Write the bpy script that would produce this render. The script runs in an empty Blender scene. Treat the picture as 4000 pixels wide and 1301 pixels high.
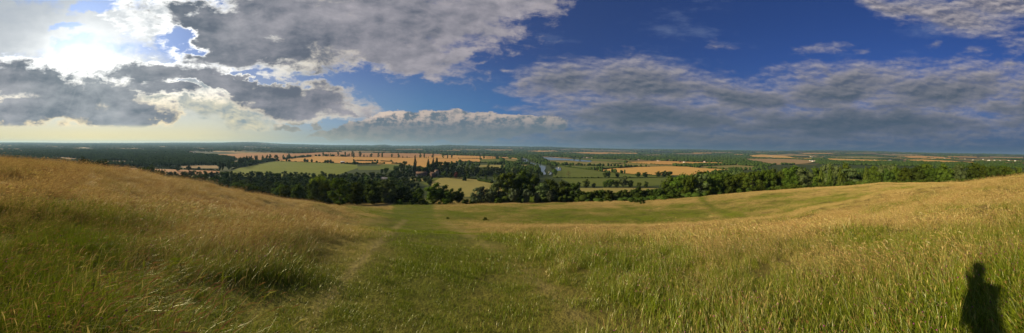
import bpy, bmesh, math, random
import numpy as np
from mathutils import Vector, Matrix, Euler

PI = math.pi
S = bpy.context.scene
ROOT = S.collection
F = 1095.0            # pixels per radian of the panorama
Y0 = 581.0            # eye level row in the middle of the picture
ROLL = 0.020
PLAIN = -70.0
SUN_AZ = math.radians(-88.0)
SUN_EL = math.radians(23.0)
random.seed(7)
rng = np.random.default_rng(11)

# ------------------------------------------------------------------ picture <-> world directions
def pdir(x, y):
    a = (x - 2000.0) / F
    v = (Y0 - y) / F
    lx, ly, lz = math.sin(a), math.cos(a), v
    c, s = math.cos(-ROLL), math.sin(-ROLL)
    wx = lx * c + lz * s
    wz = -lx * s + lz * c
    return wx, ly, wz

def paz(x, y):
    wx, wy, wz = pdir(x, y)
    return math.atan2(wx, wy), wz / math.hypot(wx, wy)

def flat(x, y, z=PLAIN):
    az, e = paz(x, y)
    r = z / min(e, -1e-4)
    return r * math.sin(az), r * math.cos(az)

def topx(X, Y, Z):
    """numpy: world -> picture pixel"""
    X, Y, Z = np.asarray(X, float), np.asarray(Y, float), np.asarray(Z, float)
    c, s = math.cos(ROLL), math.sin(ROLL)
    lx = X * c + Z * s
    lz = -X * s + Z * c
    h = np.hypot(lx, Y)
    return 2000 + F * np.arctan2(lx, Y), Y0 - F * lz / np.maximum(h, 1e-6)

# ------------------------------------------------------------------ noise
_PERM = np.random.default_rng(5).random((256, 256))
def vnoise(x, y):
    x = np.asarray(x, float); y = np.asarray(y, float)
    xi = np.floor(x).astype(int); yi = np.floor(y).astype(int)
    fx = x - xi; fy = y - yi
    fx = fx * fx * (3 - 2 * fx); fy = fy * fy * (3 - 2 * fy)
    g = lambda i, j: _PERM[(i) & 255, (j) & 255]
    return (g(xi, yi) * (1 - fx) + g(xi + 1, yi) * fx) * (1 - fy) + (g(xi, yi + 1) * (1 - fx) + g(xi + 1, yi + 1) * fx) * fy
def fbm(x, y, o=4):
    t = 0; a = .5; s = 0
    for k in range(o):
        t = t + a * vnoise(x * 2 ** k + 17.3 * k, y * 2 ** k - 9.1 * k); s += a; a *= .5
    return t / s

# ------------------------------------------------------------------ the hill: height over (azimuth, distance)
# per azimuth (as picture column): seven knots (distance, height); eye is at height 0
def zc(x, y, r):
    az, e = paz(x, y)
    return e * r
COLS = []
def col(x, kn):
    a = math.degrees((x - 2000) / F)
    COLS.append((a, [(0.0, -1.62)] + [(r, z) for r, z in kn] + [(400, PLAIN), (460, PLAIN)]))
def colp(x, kn):
    col(x, [(r, zc(x, y, r)) if y > 0 else (r, -(-y)) for r, y in kn])
BACK = [(8, -0.4), (18, 1.4), (30, 3.5), (60, 8.0), (120, 12), (230, 6)]
COLS.append((-180.0, [(0, -1.62)] + BACK + [(400, -40), (460, PLAIN)]))
COLS.append((-140.0, [(0, -1.62)] + [(8, -1.0), (18, -0.4), (30, 0.2), (60, -2), (120, -14), (230, -38)] + [(400, PLAIN), (460, PLAIN)]))
colp(0,    [(8, 812), (14, 688), (20, 634), (34, 662), (90, 800), (200, 780)])
colp(260,  [(8, 822), (15, 718), (22, 656), (38, 690), (90, 800), (200, 790)])
colp(500,  [(8, 850), (17, 752), (26, 685), (45, 715), (95, 810), (200, 800)])
colp(760,  [(8, 866), (20, 796), (32, 722), (52, 748), (100, 820), (200, 805)])
colp(1000, [(8, 890), (24, 840), (40, 765), (62, 785), (110, 825), (195, 805)])
colp(1200, [(8, 905), (28, 868), (50, 795), (75, 805), (120, 825), (192, 804)])
colp(1400, [(8, 925), (30, 905), (58, 832), (85, 824), (130, 815), (190, 801)])
colp(1620, [(8, 945), (32, 915), (52, 868), (80, 852), (120, 832), (188, 799)])
colp(2000, [(8, 965), (28, 925), (45, 878), (62, 890), (105, 845), (183, 795)])
colp(2500, [(8, 965), (26, 930), (42, 886), (60, 902), (105, 850), (188, 787)])
colp(2760, [(8, 960), (25, 915), (40, 874), (58, 892), (105, 836), (200, 765)])
colp(3000, [(8, 950), (24, 898), (38, 856), (56, 868), (105, 806), (212, 746)])
colp(3260, [(8, 935), (23, 854), (38, 806), (56, 806), (105, 770), (222, 732)])
colp(3500, [(8, 915), (22, 812), (38, 752), (58, 757), (105, 738), (232, 718)])
colp(3740, [(8, 890), (20, 780), (34, 722), (58, 735), (110, 728), (240, 716)])
colp(4000, [(8, 860), (17, 752), (30, 694), (52, 716), (105, 735), (240, 716)])
COLS.append((135.0, [(0, -1.62)] + [(8, -1.1), (18, -0.2), (30, 0.8), (60, 2), (120, -2), (230, -14)] + [(400, -60), (460, PLAIN)]))
COLS.append((180.0, [(0, -1.62)] + BACK + [(400, -40), (460, PLAIN)]))

NA = 721
RS = np.concatenate([np.linspace(0, 12, 61)[:-1], 12 * (470 / 12.0) ** np.linspace(0, 1, 190)])
AZ = np.linspace(-180, 180, NA)
def build_height():
    ca = np.array([c[0] for c in COLS]); ck = np.array([c[1] for c in COLS], float)     # cols x 9 x 2
    H = np.zeros((NA, len(RS)))
    for i, a in enumerate(AZ):
        j = min(max(np.searchsorted(ca, a) - 1, 0), len(ca) - 2)
        t = (a - ca[j]) / (ca[j + 1] - ca[j])
        p1, p2 = ck[j], ck[j + 1]; s = t * t * (3 - 2 * t)
        k = p1 * (1 - (t * .5 + s * .5)) + p2 * (t * .5 + s * .5)
        r, z = k[:, 0], k[:, 1]
        # monotone cubic in distance
        h = np.diff(r); d = np.diff(z) / h
        m = np.zeros(len(r)); m[0] = d[0]; m[-1] = 0
        for q in range(1, len(r) - 1):
            m[q] = 0 if d[q - 1] * d[q] <= 0 else 2 * d[q - 1] * d[q] / (d[q - 1] + d[q])
            if d[q - 1] * d[q] > 0:
                m[q] = (d[q - 1] + d[q]) / 2 if max(abs(d[q - 1]), abs(d[q])) < 3 * min(abs(d[q - 1]), abs(d[q])) else m[q]
        idx = np.clip(np.searchsorted(r, RS, side='right') - 1, 0, len(r) - 2)
        hh = h[idx]; tt = np.clip((RS - r[idx]) / hh, 0, 1)
        H[i] = (2 * tt**3 - 3 * tt**2 + 1) * z[idx] + (tt**3 - 2 * tt**2 + tt) * hh * m[idx] + (-2 * tt**3 + 3 * tt**2) * z[idx + 1] + (tt**3 - tt**2) * hh * m[idx + 1]
    # smooth over azimuth
    for _ in range(6):
        H[1:-1] = (H[:-2] + 2 * H[1:-1] + H[2:]) / 4
    A, R = np.meshgrid(np.radians(AZ), RS, indexing='ij')
    X, Y = R * np.sin(A), R * np.cos(A)
    amp = np.clip(R / 6, 0, 1) * np.clip((420 - R) / 60, 0, 1)
    H += amp * ((fbm(X / 2.1, Y / 2.1, 3) - .5) * np.where(X < -1, .30, .18) + (fbm(X / 14 + 40, Y / 14, 3) - .5) * np.clip(R / 60, 0, 1) * 1.3)
    H[:, 0] = H[:, 0].mean()
    return H
HG = build_height()

# distant rise: skyline row per picture column, reached 16 km out
SKY = [(-900, 560), (0, 558), (100, 557.5), (250, 559.5), (500, 559.5), (700, 558.5), (860, 558.5), (950, 555.5), (1000, 556.5), (1050, 560), (1100, 563), (1300, 568), (1450, 569), (1500, 566), (1530, 570),
       (1700, 570), (1745, 567), (1850, 570), (2000, 573), (2150, 574.5), (2200, 577), (2400, 582), (2700, 585), (3000, 590), (3250, 588.5), (3400, 591), (3600, 597), (3850, 601), (4000, 605), (4900, 600)]
_sa = []; _se = []
for x, y in SKY:
    a, e = paz(x, y); _sa.append((x - 2000) / F); _se.append(e)
def far_z(az, r):
    e = np.interp(az, _sa, _se)
    top = e * 15000.0
    t = np.clip((r - 3500) / 11500.0, 0, 1)
    t = t * t * (3 - 2 * t)
    bump = (fbm(az * 9 + 3, r / 2600.0, 3) - .5) * 26 * np.clip((r - 3800) / 2500, 0, 1) * np.clip((15000 - r) / 3000, 0, 1)
    z = PLAIN + (top - PLAIN) * t + bump
    drop = np.clip((r - 15000) / 6000.0, 0, 1) * 90
    return z - drop

def gz(x, y):
    """ground height, numpy in/out"""
    x = np.asarray(x, float); y = np.asarray(y, float)
    r = np.hypot(x, y); a = np.degrees(np.arctan2(x, y))
    fi = (a + 180) / 360 * (NA - 1); i0 = np.clip(fi.astype(int), 0, NA - 2); ti = fi - i0
    j = np.clip(np.searchsorted(RS, r, side='right') - 1, 0, len(RS) - 2)
    tj = np.clip((r - RS[j]) / (RS[j + 1] - RS[j]), 0, 1)
    near = (HG[i0, j] * (1 - tj) + HG[i0, j + 1] * tj) * (1 - ti) + (HG[i0 + 1, j] * (1 - tj) + HG[i0 + 1, j + 1] * tj) * ti
    return np.where(r < 470, near, far_z(np.radians(a), r))
def g1(x, y):
    return float(gz(np.array([x]), np.array([y]))[0])

# ------------------------------------------------------------------ node helpers
def new_mat(name):
    m = bpy.data.materials.new(name); m.use_nodes = True
    nt = m.node_tree; nt.nodes.clear()
    return m, nt
class G:
    def __init__(s, nt): s.nt = nt
    def n(s, t, **kw):
        o = s.nt.nodes.new(t)
        for k, v in kw.items(): setattr(o, k, v)
        return o
    def l(s, a, b): s.nt.links.new(a, b)
    def setin(s, sock, v):
        if isinstance(v, bpy.types.NodeSocket): s.l(v, sock)
        elif v is not None:
            if isinstance(v, (tuple, list)) and len(v) == 3 and sock.type == 'RGBA': v = (*v, 1)
            sock.default_value = v
    def m(s, op, a, b=None, c=None, clamp=False):
        o = s.n('ShaderNodeMath', operation=op); o.use_clamp = clamp
        s.setin(o.inputs[0], a); s.setin(o.inputs[1], b); s.setin(o.inputs[2], c)
        return o.outputs[0]
    def vm(s, op, a, b=None, c=None):
        o = s.n('ShaderNodeVectorMath', operation=op)
        s.setin(o.inputs[0], a); s.setin(o.inputs[1], b); s.setin(o.inputs[2], c)
        return o.outputs['Value'] if op in ('LENGTH', 'DOT_PRODUCT', 'DISTANCE') else o.outputs['Vector']
    def comb(s, x, y, z=0.0):
        o = s.n('ShaderNodeCombineXYZ'); s.setin(o.inputs[0], x); s.setin(o.inputs[1], y); s.setin(o.inputs[2], z); return o.outputs[0]
    def sep(s, v):
        o = s.n('ShaderNodeSeparateXYZ'); s.l(v, o.inputs[0]); return o.outputs
    def noise(s, vec, scale, detail=4, rough=.5, dist=0, color=False, lac=2.0):
        o = s.n('ShaderNodeTexNoise'); s.setin(o.inputs['Vector'], vec)
        o.inputs['Scale'].default_value = scale; o.inputs['Detail'].default_value = detail
        o.inputs['Roughness'].default_value = rough; o.inputs['Distortion'].default_value = dist; o.inputs['Lacunarity'].default_value = lac
        return o.outputs['Color'] if color else o.outputs['Fac']
    def mix(s, f, a, b, blend='MIX'):
        o = s.n('ShaderNodeMix', data_type='RGBA', blend_type=blend); o.clamp_factor = True
        s.setin(o.inputs[0], f); s.setin(o.inputs[6], a); s.setin(o.inputs[7], b)
        return o.outputs[2]
    def ss(s, v, lo, hi, a=0.0, b=1.0):
        o = s.n('ShaderNodeMapRange', interpolation_type='SMOOTHSTEP')
        for k, x in enumerate((v, lo, hi, a, b)): s.setin(o.inputs[k], x)
        return o.outputs[0]
    def lin(s, v, lo, hi, a=0.0, b=1.0):
        o = s.n('ShaderNodeMapRange'); o.clamp = True
        for k, x in enumerate((v, lo, hi, a, b)): s.setin(o.inputs[k], x)
        return o.outputs[0]
    def ramp(s, v, stops, interp='LINEAR'):
        o = s.n('ShaderNodeValToRGB'); s.setin(o.inputs[0], v)
        o.color_ramp.interpolation = interp
        el = o.color_ramp.elements
        while len(el) < len(stops): el.new(.5)
        for e, (p, c) in zip(el, stops): e.position = p; e.color = (*c, 1) if len(c) == 3 else c
        return o.outputs[0]
def srgb(r, g, b):
    f = lambda c: (c / 255 / 12.92) if c / 255 <= .04045 else ((c / 255 + .055) / 1.055) ** 2.4
    return (f(r), f(g), f(b))

# ------------------------------------------------------------------ sky and clouds (world)
WS = 2 ** -.52
def build_world():
    w = bpy.data.worlds.new("World"); S.world = w; w.use_nodes = True
    nt = w.node_tree; nt.nodes.clear(); g = G(nt)
    out = g.n('ShaderNodeOutputWorld')
    sky = g.n('ShaderNodeTexSky', sky_type='NISHITA'); sky.sun_disc = False
    sky.sun_elevation = SUN_EL; sky.sun_rotation = SUN_AZ; sky.altitude = 100; sky.air_density = 1.0; sky.dust_density = 0.4; sky.ozone_density = 3.0
    tc = g.n('ShaderNodeTexCoord'); d = g.vm('NORMALIZE', tc.outputs['Generated'])
    X, Y, Z = g.sep(d)
    az = g.m('ARCTAN2', X, Y)
    Zp = g.m('MAXIMUM', Z, 0.0)
    h = g.m('SQRT', g.m('ADD', g.m('MULTIPLY', X, X), g.m('MULTIPLY', Y, Y)))
    v = g.m('MINIMUM', g.m('DIVIDE', Zp, g.m('MAXIMUM', h, .01)), 3.0)
    q = g.comb(az, v, 0.0)                              # azimuth, tangent of elevation (real directions)
    plan = g.vm('DIVIDE', g.comb(X, Y, 0.0), g.comb(g.m('ADD', Zp, .10), g.m('ADD', Zp, .10), 1.0))   # a level cloud deck overhead
    K = 1.5528
    def blobs(lst, warp, k=.25):
        acc = None
        for b in lst:
            x, y, rx, ry = b[:4]; rot = b[4] if len(b) > 4 else 0
            a, e = paz(x * K, y * K)
            mp = g.n('ShaderNodeMapping', vector_type='TEXTURE')
            g.l(warp, mp.inputs['Vector'])
            mp.inputs['Location'].default_value = (a, e, 0)
            mp.inputs['Rotation'].default_value = (0, 0, math.radians(-rot))
            mp.inputs['Scale'].default_value = (rx * K / F, ry * K / F, 1)
            L = g.vm('LENGTH', mp.outputs[0])
            acc = L if acc is None else g.m('SMOOTH_MIN', acc, L, k)
        return acc
    # sun glow
    sa, se = paz(215 * K, 165 * K)
    sdir = Vector((math.sin(sa), math.cos(sa), se)).normalized()
    dots = g.vm('DOT_PRODUCT', d, tuple(sdir))
    ang = g.m('ARCCOSINE', g.m('MINIMUM', dots, 1.0))
    glow2 = g.m('EXPONENT', g.m('MULTIPLY', ang, -1 / .42))
    # anti-solar darkening is already in the sky model; tint its blue
    skyc = g.vm('MULTIPLY', sky.outputs[0], (.20, .30, .60))
    lowblue = g.ss(v, 0.0, .36, 1.0, 0.0)
    # ---- warps
    n1 = g.noise(q, 3.2, 7, .58, color=True)
    n2 = g.noise(g.vm('MULTIPLY', q, (1.0, 2.2, 1.0)), 11.0, 6, .6, color=True)
    w1 = g.vm('SUBTRACT', n1, (.5, .5, .5)); w2 = g.vm('SUBTRACT', n2, (.5, .5, .5))
    qa = g.vm('ADD', g.vm('ADD', q, g.vm('MULTIPLY', w1, (.36, .19, 0))), g.vm('MULTIPLY', w2, (.13, .085, 0)))
    qb = g.vm('ADD', g.vm('ADD', q, g.vm('MULTIPLY', w1, (.30, .10, 0))), g.vm('MULTIPLY', w2, (.05, .025, 0)))
    dq = g.vm('LENGTH', g.vm('MULTIPLY', g.vm('SUBTRACT', qa, (sa, se, 0.0)), (.8, 1.25, 1.0)))
    glow1 = g.m('MULTIPLY', g.m('EXPONENT', g.m('MULTIPLY', g.m('MULTIPLY', dq, dq), -1 / (2 * .085 ** 2))), g.m('ADD', .35, g.m('MULTIPLY', g.noise(qa, 14.0, 5, .6), 1.1)))
    # puffy relief lit from the sun side: noise here minus noise a little nearer the sun
    def relief(vec, sc, det, off, rough=.6):
        a = g.noise(vec, sc, det, rough); b = g.noise(g.vm('ADD', vec, off), sc, det, rough)
        return g.m('SUBTRACT', a, b), a
    qs = g.vm('MULTIPLY', q, (1.0, 1.9, 1.0))
    qsA = g.vm('ADD', qs, g.vm('MULTIPLY', w1, (.12, .12, 0)))
    rA, nA = relief(qsA, 6.0, 8, (-.03, .045, 0))
    rF, nF = relief(qsA, 17.0, 8, (-.012, .020, 0), .68)
    plw = g.vm('ADD', plan, g.vm('MULTIPLY', w1, (.5, .5, 0)))
    qp = g.vm('ADD', g.vm('MULTIPLY', q, (1.0, 2.7, 1.0)), g.vm('MULTIPLY', w2, (.05, .05, 0)))
    rB, nB = relief(plw, 1.15, 8, (-.14, .0, 0), .62)
    nP = g.noise(qp, 12.5, 7, .62)
    # ================= deck B (right)
    B = [(1430, 205, 150, 48, -8), (1620, 215, 230, 62, 4), (1850, 240, 240, 42, 8), (2120, 228, 230, 66, -6), (2380, 235, 240, 74, -4), (2640, 250, 220, 90, -10),
         (1640, 290, 330, 56, 0), (2150, 310, 520, 66, 0), (1560, 345, 300, 26, 0), (2900, 200, 200, 160, 0), (2400, 40, 170, 46, 12), (2530, 12, 160, 36, 4), (2250, 12, 110, 22, 14)]
    fB = blobs(B, qb, .22)
    fB2 = blobs([(2450, 128, 55, 14, -10), (2565, 105, 60, 26, -10), (1810, 117, 34, 13, -4), (2065, 126, 55, 14, -4), (2330, 112, 26, 14, 0), (2158, 132, 26, 9, 0), (1216, 186, 17, 9, -20), (1187, 225, 9, 4, 0),
                 (2230, 168, 100, 16, -6), (2400, 155, 110, 18, -8), (2545, 160, 60, 16, -8), (1275, 175, 26, 6, 10), (1360, 305, 22, 7, -10), (1275, 322, 14, 4, 0)], qb, .1)
    fBm = g.m('MINIMUM', fB, g.m('ADD', g.m('MULTIPLY', fB2, .42), .78))
    dB = g.m('SUBTRACT', g.m('ADD', g.m('MULTIPLY', g.m('SUBTRACT', nB, .5), 1.3), g.m('MULTIPLY', g.m('SUBTRACT', nP, .5), 1.25)), g.m('SUBTRACT', fBm, 1.12))
    aB = g.ss(dB, -.20, .66)
    thickB = g.ss(dB, .15, 1.0)
    nP2 = g.noise(g.vm('ADD', qp, (-.009, .027, 0)), 12.5, 7, .62)
    litB = g.m('ADD', g.m('ADD', g.m('MULTIPLY', rB, 1.0), g.m('MULTIPLY', g.m('SUBTRACT', nP, nP2), 2.8)), g.m('ADD', .42, g.m('MULTIPLY', g.m('SUBTRACT', nP, .5), .9)), clamp=True)
    topB = g.ss(v, .10, .52)
    darkB = g.mix(topB, srgb(74, 90, 106), srgb(92, 97, 120))
    lightB = g.mix(topB, srgb(98, 106, 120), srgb(172, 165, 168))
    colB = g.mix(litB, darkB, lightB)
    colB = g.mix(thickB, g.mix(litB, srgb(112, 117, 142), srgb(168, 163, 170)), colB)
    # ================= cumulus bank C (middle, low)
    nc = g.noise(g.vm('MULTIPLY', q, (1, 1.5, 1)), 15.0, 8, .62, color=True)
    qc = g.vm('ADD', q, g.vm('MULTIPLY', g.vm('SUBTRACT', nc, (.5, .5, .5)), (.10, .060, 0)))
    C = [(905, 324, 80, 20, -8), (1000, 308, 95, 30, -4), (1085, 300, 60, 26, 0), (1190, 305, 130, 28, 0), (1330, 312, 100, 26, 0), (1100, 330, 230, 26, 0), (800, 318, 18, 9, 0), (745, 302, 30, 9, 0), (720, 322, 40, 8, 0), (960, 345, 190, 10, 0),
         (850, 336, 60, 9, 0)]
    fC = blobs(C, qc, .15)
    aC = g.ss(fC, 1.05, .90)
    rC, nC = relief(g.vm('MULTIPLY', q, (1, 1.5, 1)), 22.0, 7, (-.016, .018, 0))
    hC = g.ss(v, .065, .115)                                       # sunlit heads, shaded flat base
    azC = g.ss(az, -1.0, -.45)
    edgeC = g.ss(fC, .62, 1.0)
    litC = g.m('MULTIPLY', g.m('ADD', g.m('ADD', g.m('MULTIPLY', rC, 5.5), .48), g.m('MULTIPLY', edgeC, .55), clamp=True), g.m('ADD', .18, g.m('MULTIPLY', hC, .82)), clamp=True)
    rightC = g.ss(az, -.60, -.2, 1.0, .55)
    litC = g.m('MULTIPLY', litC, rightC)
    colC = g.mix(litC, g.mix(azC, srgb(150, 152, 148), srgb(102, 116, 128)), g.mix(azC, srgb(250, 236, 196), srgb(232, 208, 188)))
    # ================= heavy clouds A (left and top)
    A = [(430, 222, 140, 24, 6), (300, 222, 70, 18, 20), (560, 50, 205, 66, 4), (780, 66, 290, 84, 6), (1030, 50, 270, 82, 4), (1250, 8, 150, 44, -6), (985, 130, 180, 42, 16), (1075, 182, 56, 18, 18), (620, 128, 200, 40, 4), (1150, 152, 44, 26, -10),
         (395, 178, 150, 28, -4), (560, 198, 140, 34, 8), (640, 222, 100, 30, 5), (740, 238, 180, 38, 8), (790, 268, 140, 30, 4), (880, 285, 55, 7, 5),
         (70, 205, 170, 46, 8), (200, 245, 160, 52, 6), (60, 275, 180, 40, 2), (320, 278, 110, 38, 8), (395, 300, 55, 14, 2), (-120, 230, 140, 90, 0), (670, 318, 50, 6, 0)]
    fA = blobs(A, qa, .20)
    holes = blobs([(440, 92, 38, 22, 12), (488, 118, 30, 11, 10), (360, 125, 40, 16, 0), (640, 182, 60, 6, 10), (500, 215, 60, 6, 8)], qa, .2)
    dA = g.m('SUBTRACT', g.m('ADD', g.m('MULTIPLY', g.m('SUBTRACT', nA, .5), 1.45), g.m('MULTIPLY', g.m('SUBTRACT', nF, .5), 1.35)), g.m('SUBTRACT', fA, 1.16))
    dA = g.m('MINIMUM', dA, g.m('MULTIPLY', g.m('ADD', g.m('SUBTRACT', holes, 1.0), g.m('MULTIPLY', g.m('SUBTRACT', nF, .5), 2.6)), .8))
    rightA = g.ss(az, -.75, -.25)                                   # away from the sun the edges turn soft
    hiA = g.m('ADD', .26, g.m('MULTIPLY', rightA, .25))
    aA = g.ss(dA, -.16, hiA)
    thickA = g.ss(g.m('ADD', dA, g.m('MULTIPLY', rA, -1.2)), -.02, .50)
    nearS = g.m('EXPONENT', g.m('MULTIPLY', ang, -1 / .50))
    nBig = g.noise(q, 3.4, 3, .5)
    reliefA = g.m('ADD', g.m('MULTIPLY', rA, 1.1), g.m('ADD', g.m('MULTIPLY', rF, .35), g.m('ADD', g.m('MULTIPLY', g.m('SUBTRACT', nBig, .5), 1.3), g.m('MULTIPLY', rightA, .26))))
    darkA = g.mix(nearS, srgb(92, 98, 114), srgb(118, 130, 140))
    midA = g.mix(nearS, srgb(168, 162, 170), srgb(192, 198, 200))
    bodyA = g.mix(g.m('ADD', .28, g.m('MULTIPLY', reliefA, 1.5), clamp=True), darkA, midA)
    warm = g.ss(v, .08, .26)
    edgeN = g.mix(warm, (1.05, .86, .52), (1.5, 1.5, 1.45))
    edgeF = g.mix(rightA, (.72, .66, .56), srgb(176, 168, 170))
    edgeA = g.mix(g.ss(ang, .30, .85), edgeN, edgeF)
    colA = g.mix(thickA, edgeA, bodyA)
    # ================= assemble
    # horizon band colour by direction
    hz = g.ramp(g.lin(az, -1.9, 1.9), [(0.0, srgb(222, 208, 150)), (.10, srgb(252, 226, 140)), (.20, srgb(236, 216, 148)), (.30, srgb(170, 170, 148)), (.42, srgb(132, 142, 143)), (.52, srgb(96, 116, 130)), (.70, srgb(74, 94, 112)), (1.0, srgb(66, 88, 116))])
    hz2 = g.ramp(g.lin(az, -1.9, 1.9), [(0.0, srgb(240, 228, 180)), (.22, srgb(228, 222, 186)), (.32, srgb(150, 172, 186)), (.42, srgb(92, 138, 174)), (.52, srgb(58, 108, 166)), (.60, srgb(60, 90, 124)), (1.0, srgb(64, 92, 136))])
    bgS = g.n('ShaderNodeBackground'); g.l(skyc, bgS.inputs[0]); bgS.inputs[1].default_value = .10 * WS
    # glow and lower-air colours laid over the sky model
    sc = g.n('ShaderNodeVectorMath', operation='SCALE'); sc.inputs[0].default_value = (1.0, .98, .90); g.l(glow1, sc.inputs['Scale'])
    sc2 = g.n('ShaderNodeVectorMath', operation='SCALE'); sc2.inputs[0].default_value = (.46, .55, .60); g.l(glow2, sc2.inputs['Scale'])
    gsum = g.vm('ADD', sc.outputs[0], sc2.outputs[0])
    bgG = g.n('ShaderNodeBackground'); g.l(gsum, bgG.inputs[0]); bgG.inputs[1].default_value = WS
    add = g.n('ShaderNodeAddShader'); g.l(bgS.outputs[0], add.inputs[0]); g.l(bgG.outputs[0], add.inputs[1])
    def over(base, fac, colr):
        b = g.n('ShaderNodeBackground'); g.setin(b.inputs[0], colr); b.inputs[1].default_value = WS
        m = g.n('ShaderNodeMixShader'); g.setin(m.inputs[0], fac); g.l(base, m.inputs[1]); g.l(b.outputs[0], m.inputs[2])
        return m.outputs[0]
    sh = add.outputs[0]
    sh = over(sh, g.m('MULTIPLY', lowblue, .85), hz2)
    # thin bright veil near the sun
    veil = blobs([(60, 70, 240, 110, 0), (300, 60, 150, 60, 0), (250, 160, 260, 50, 8), (300, 240, 240, 26, 0)], qa, .3)
    vn = g.m('ADD', g.m('MULTIPLY', g.m('SUBTRACT', nA, .5), 1.6), g.m('MULTIPLY', g.m('SUBTRACT', nF, .5), .8))
    vh = blobs([(150, 60, 45, 13, 0), (190, 112, 75, 24, -6), (262, 18, 70, 16, 0), (450, 100, 60, 26, 10), (330, 240, 30, 8, 0), (860, 262, 60, 20, 0)], qa, .2)
    veA = g.m('MULTIPLY', g.ss(g.m('ADD', veil, vn), 1.2, .6), g.ss(g.m('ADD', vh, g.m('MULTIPLY', vn, .7)), .75, 1.25))
    sh = over(sh, g.m('MULTIPLY', veA, .85), g.mix(g.ss(v, .12, .32), (1.0, .92, .70), g.mix(g.ss(dq, .05, .34), (1.25, 1.25, 1.16), (.56, .59, .58))))
    # wisps through the clear blue
    nw = g.noise(g.vm('MULTIPLY', q, (1.0, 3.0, 1)), 2.4, 8, .66)
    sh = over(sh, g.m('MULTIPLY', g.ss(nw, .52, .80), .35), srgb(150, 165, 190))
    sh = over(sh, aB, colB)
    sh = over(sh, g.m('MULTIPLY', aC, .95), colC)
    # lower air in front of the clouds
    low = g.ss(v, -.01, g.ss(az, -.3, .3, .085, .20), 1.0, 0.0)
    sh = over(sh, g.m('MULTIPLY', low, g.ss(v, -.03, .03, 1.0, .8)), hz)
    thin = blobs([(500, 265, 170, 34, 4), (360, 225, 140, 40, 6), (560, 235, 120, 26, 6), (620, 300, 90, 20, 0), (250, 200, 80, 20, 20), (700, 150, 120, 24, 10)], qa, .3)
    tA = g.ss(g.m('ADD', thin, g.m('MULTIPLY', vn, .9)), 1.2, .55)
    sh = over(sh, g.m('MULTIPLY', tA, .85), g.mix(g.m('ADD', .4, g.m('ADD', g.m('MULTIPLY', rF, 1.6), g.m('MULTIPLY', rA, 1.4)), clamp=True), srgb(134, 150, 158), g.mix(warm, srgb(252, 236, 190), srgb(225, 228, 224))))
    sh = over(sh, g.m('MULTIPLY', aA, g.ss(v, .052, .070)), colA)
    # sun shafts fanning down from the gap
    sx = g.m('SUBTRACT', az, sa); sy = g.m('SUBTRACT', se, v)
    th = g.m('ARCTAN2', sx, g.m('MAXIMUM', sy, .001))
    ray = g.noise(g.comb(th, 0.0, 0.0), 3.2, 3, .6)
    rm = g.m('MULTIPLY', g.ss(ray, .46, .66), g.m('MULTIPLY', g.ss(sy, .03, .12), g.m('MULTIPLY', g.ss(ang, .62, .15), g.ss(v, .02, .12))))
    sh = over(sh, g.m('MULTIPLY', rm, .07), (.86, .90, .86))
    # below eye level: the haze colour carried on
    lowc = g.n('ShaderNodeBackground'); g.l(hz, lowc.inputs[0]); lowc.inputs[1].default_value = .6 * WS
    mx = g.n('ShaderNodeMixShader'); g.l(g.ss(Z, -.02, -.001), mx.inputs[0]); g.l(lowc.outputs[0], mx.inputs[1]); g.l(sh, mx.inputs[2])
    g.l(mx.outputs[0], out.inputs['Surface'])
    w.cycles.sampling_method = 'MANUAL'; w.cycles.sample_map_resolution = 512
build_world()

# the sun
sl = bpy.data.lights.new('sun', 'SUN'); sl.energy = 5.0; sl.angle = math.radians(1.0); sl.color = (1.0, .81, .52)
so = bpy.data.objects.new('sun', sl); ROOT.objects.link(so)
sd = Vector((math.sin(SUN_AZ) * math.cos(SUN_EL), math.cos(SUN_AZ) * math.cos(SUN_EL), math.sin(SUN_EL)))
so.rotation_euler = sd.to_track_quat('Z', 'Y').to_euler()
so.location = (0, 0, 100)

# camera: a panoramic sweep of 209 degrees, as a phone draws it
cd = bpy.data.cameras.new('camera'); cam = bpy.data.objects.new('camera', cd); ROOT.objects.link(cam); S.camera = cam
cd.type = 'PANO'; cd.panorama_type = 'CENTRAL_CYLINDRICAL'
cd.central_cylindrical_range_u_min = -2000 / F; cd.central_cylindrical_range_u_max = 2000 / F
cd.central_cylindrical_range_v_max = Y0 / F; cd.central_cylindrical_range_v_min = -(1301 - Y0) / F
cd.central_cylindrical_radius = 1.0
cd.clip_start = .02; cd.clip_end = 80000
cam.matrix_world = Matrix.Rotation(-ROLL, 4, 'Y') @ Matrix.Rotation(math.radians(90), 4, 'X')
S.view_settings.view_transform = 'Standard'; S.view_settings.look = 'None'; S.view_settings.exposure = 0.52; S.view_settings.gamma = 1
S.cycles.use_denoising = True
S.cycles.max_bounces = 6; S.cycles.diffuse_bounces = 3; S.cycles.transmission_bounces = 3; S.cycles.volume_bounces = 0
S.cycles.transparent_max_bounces = 8

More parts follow.
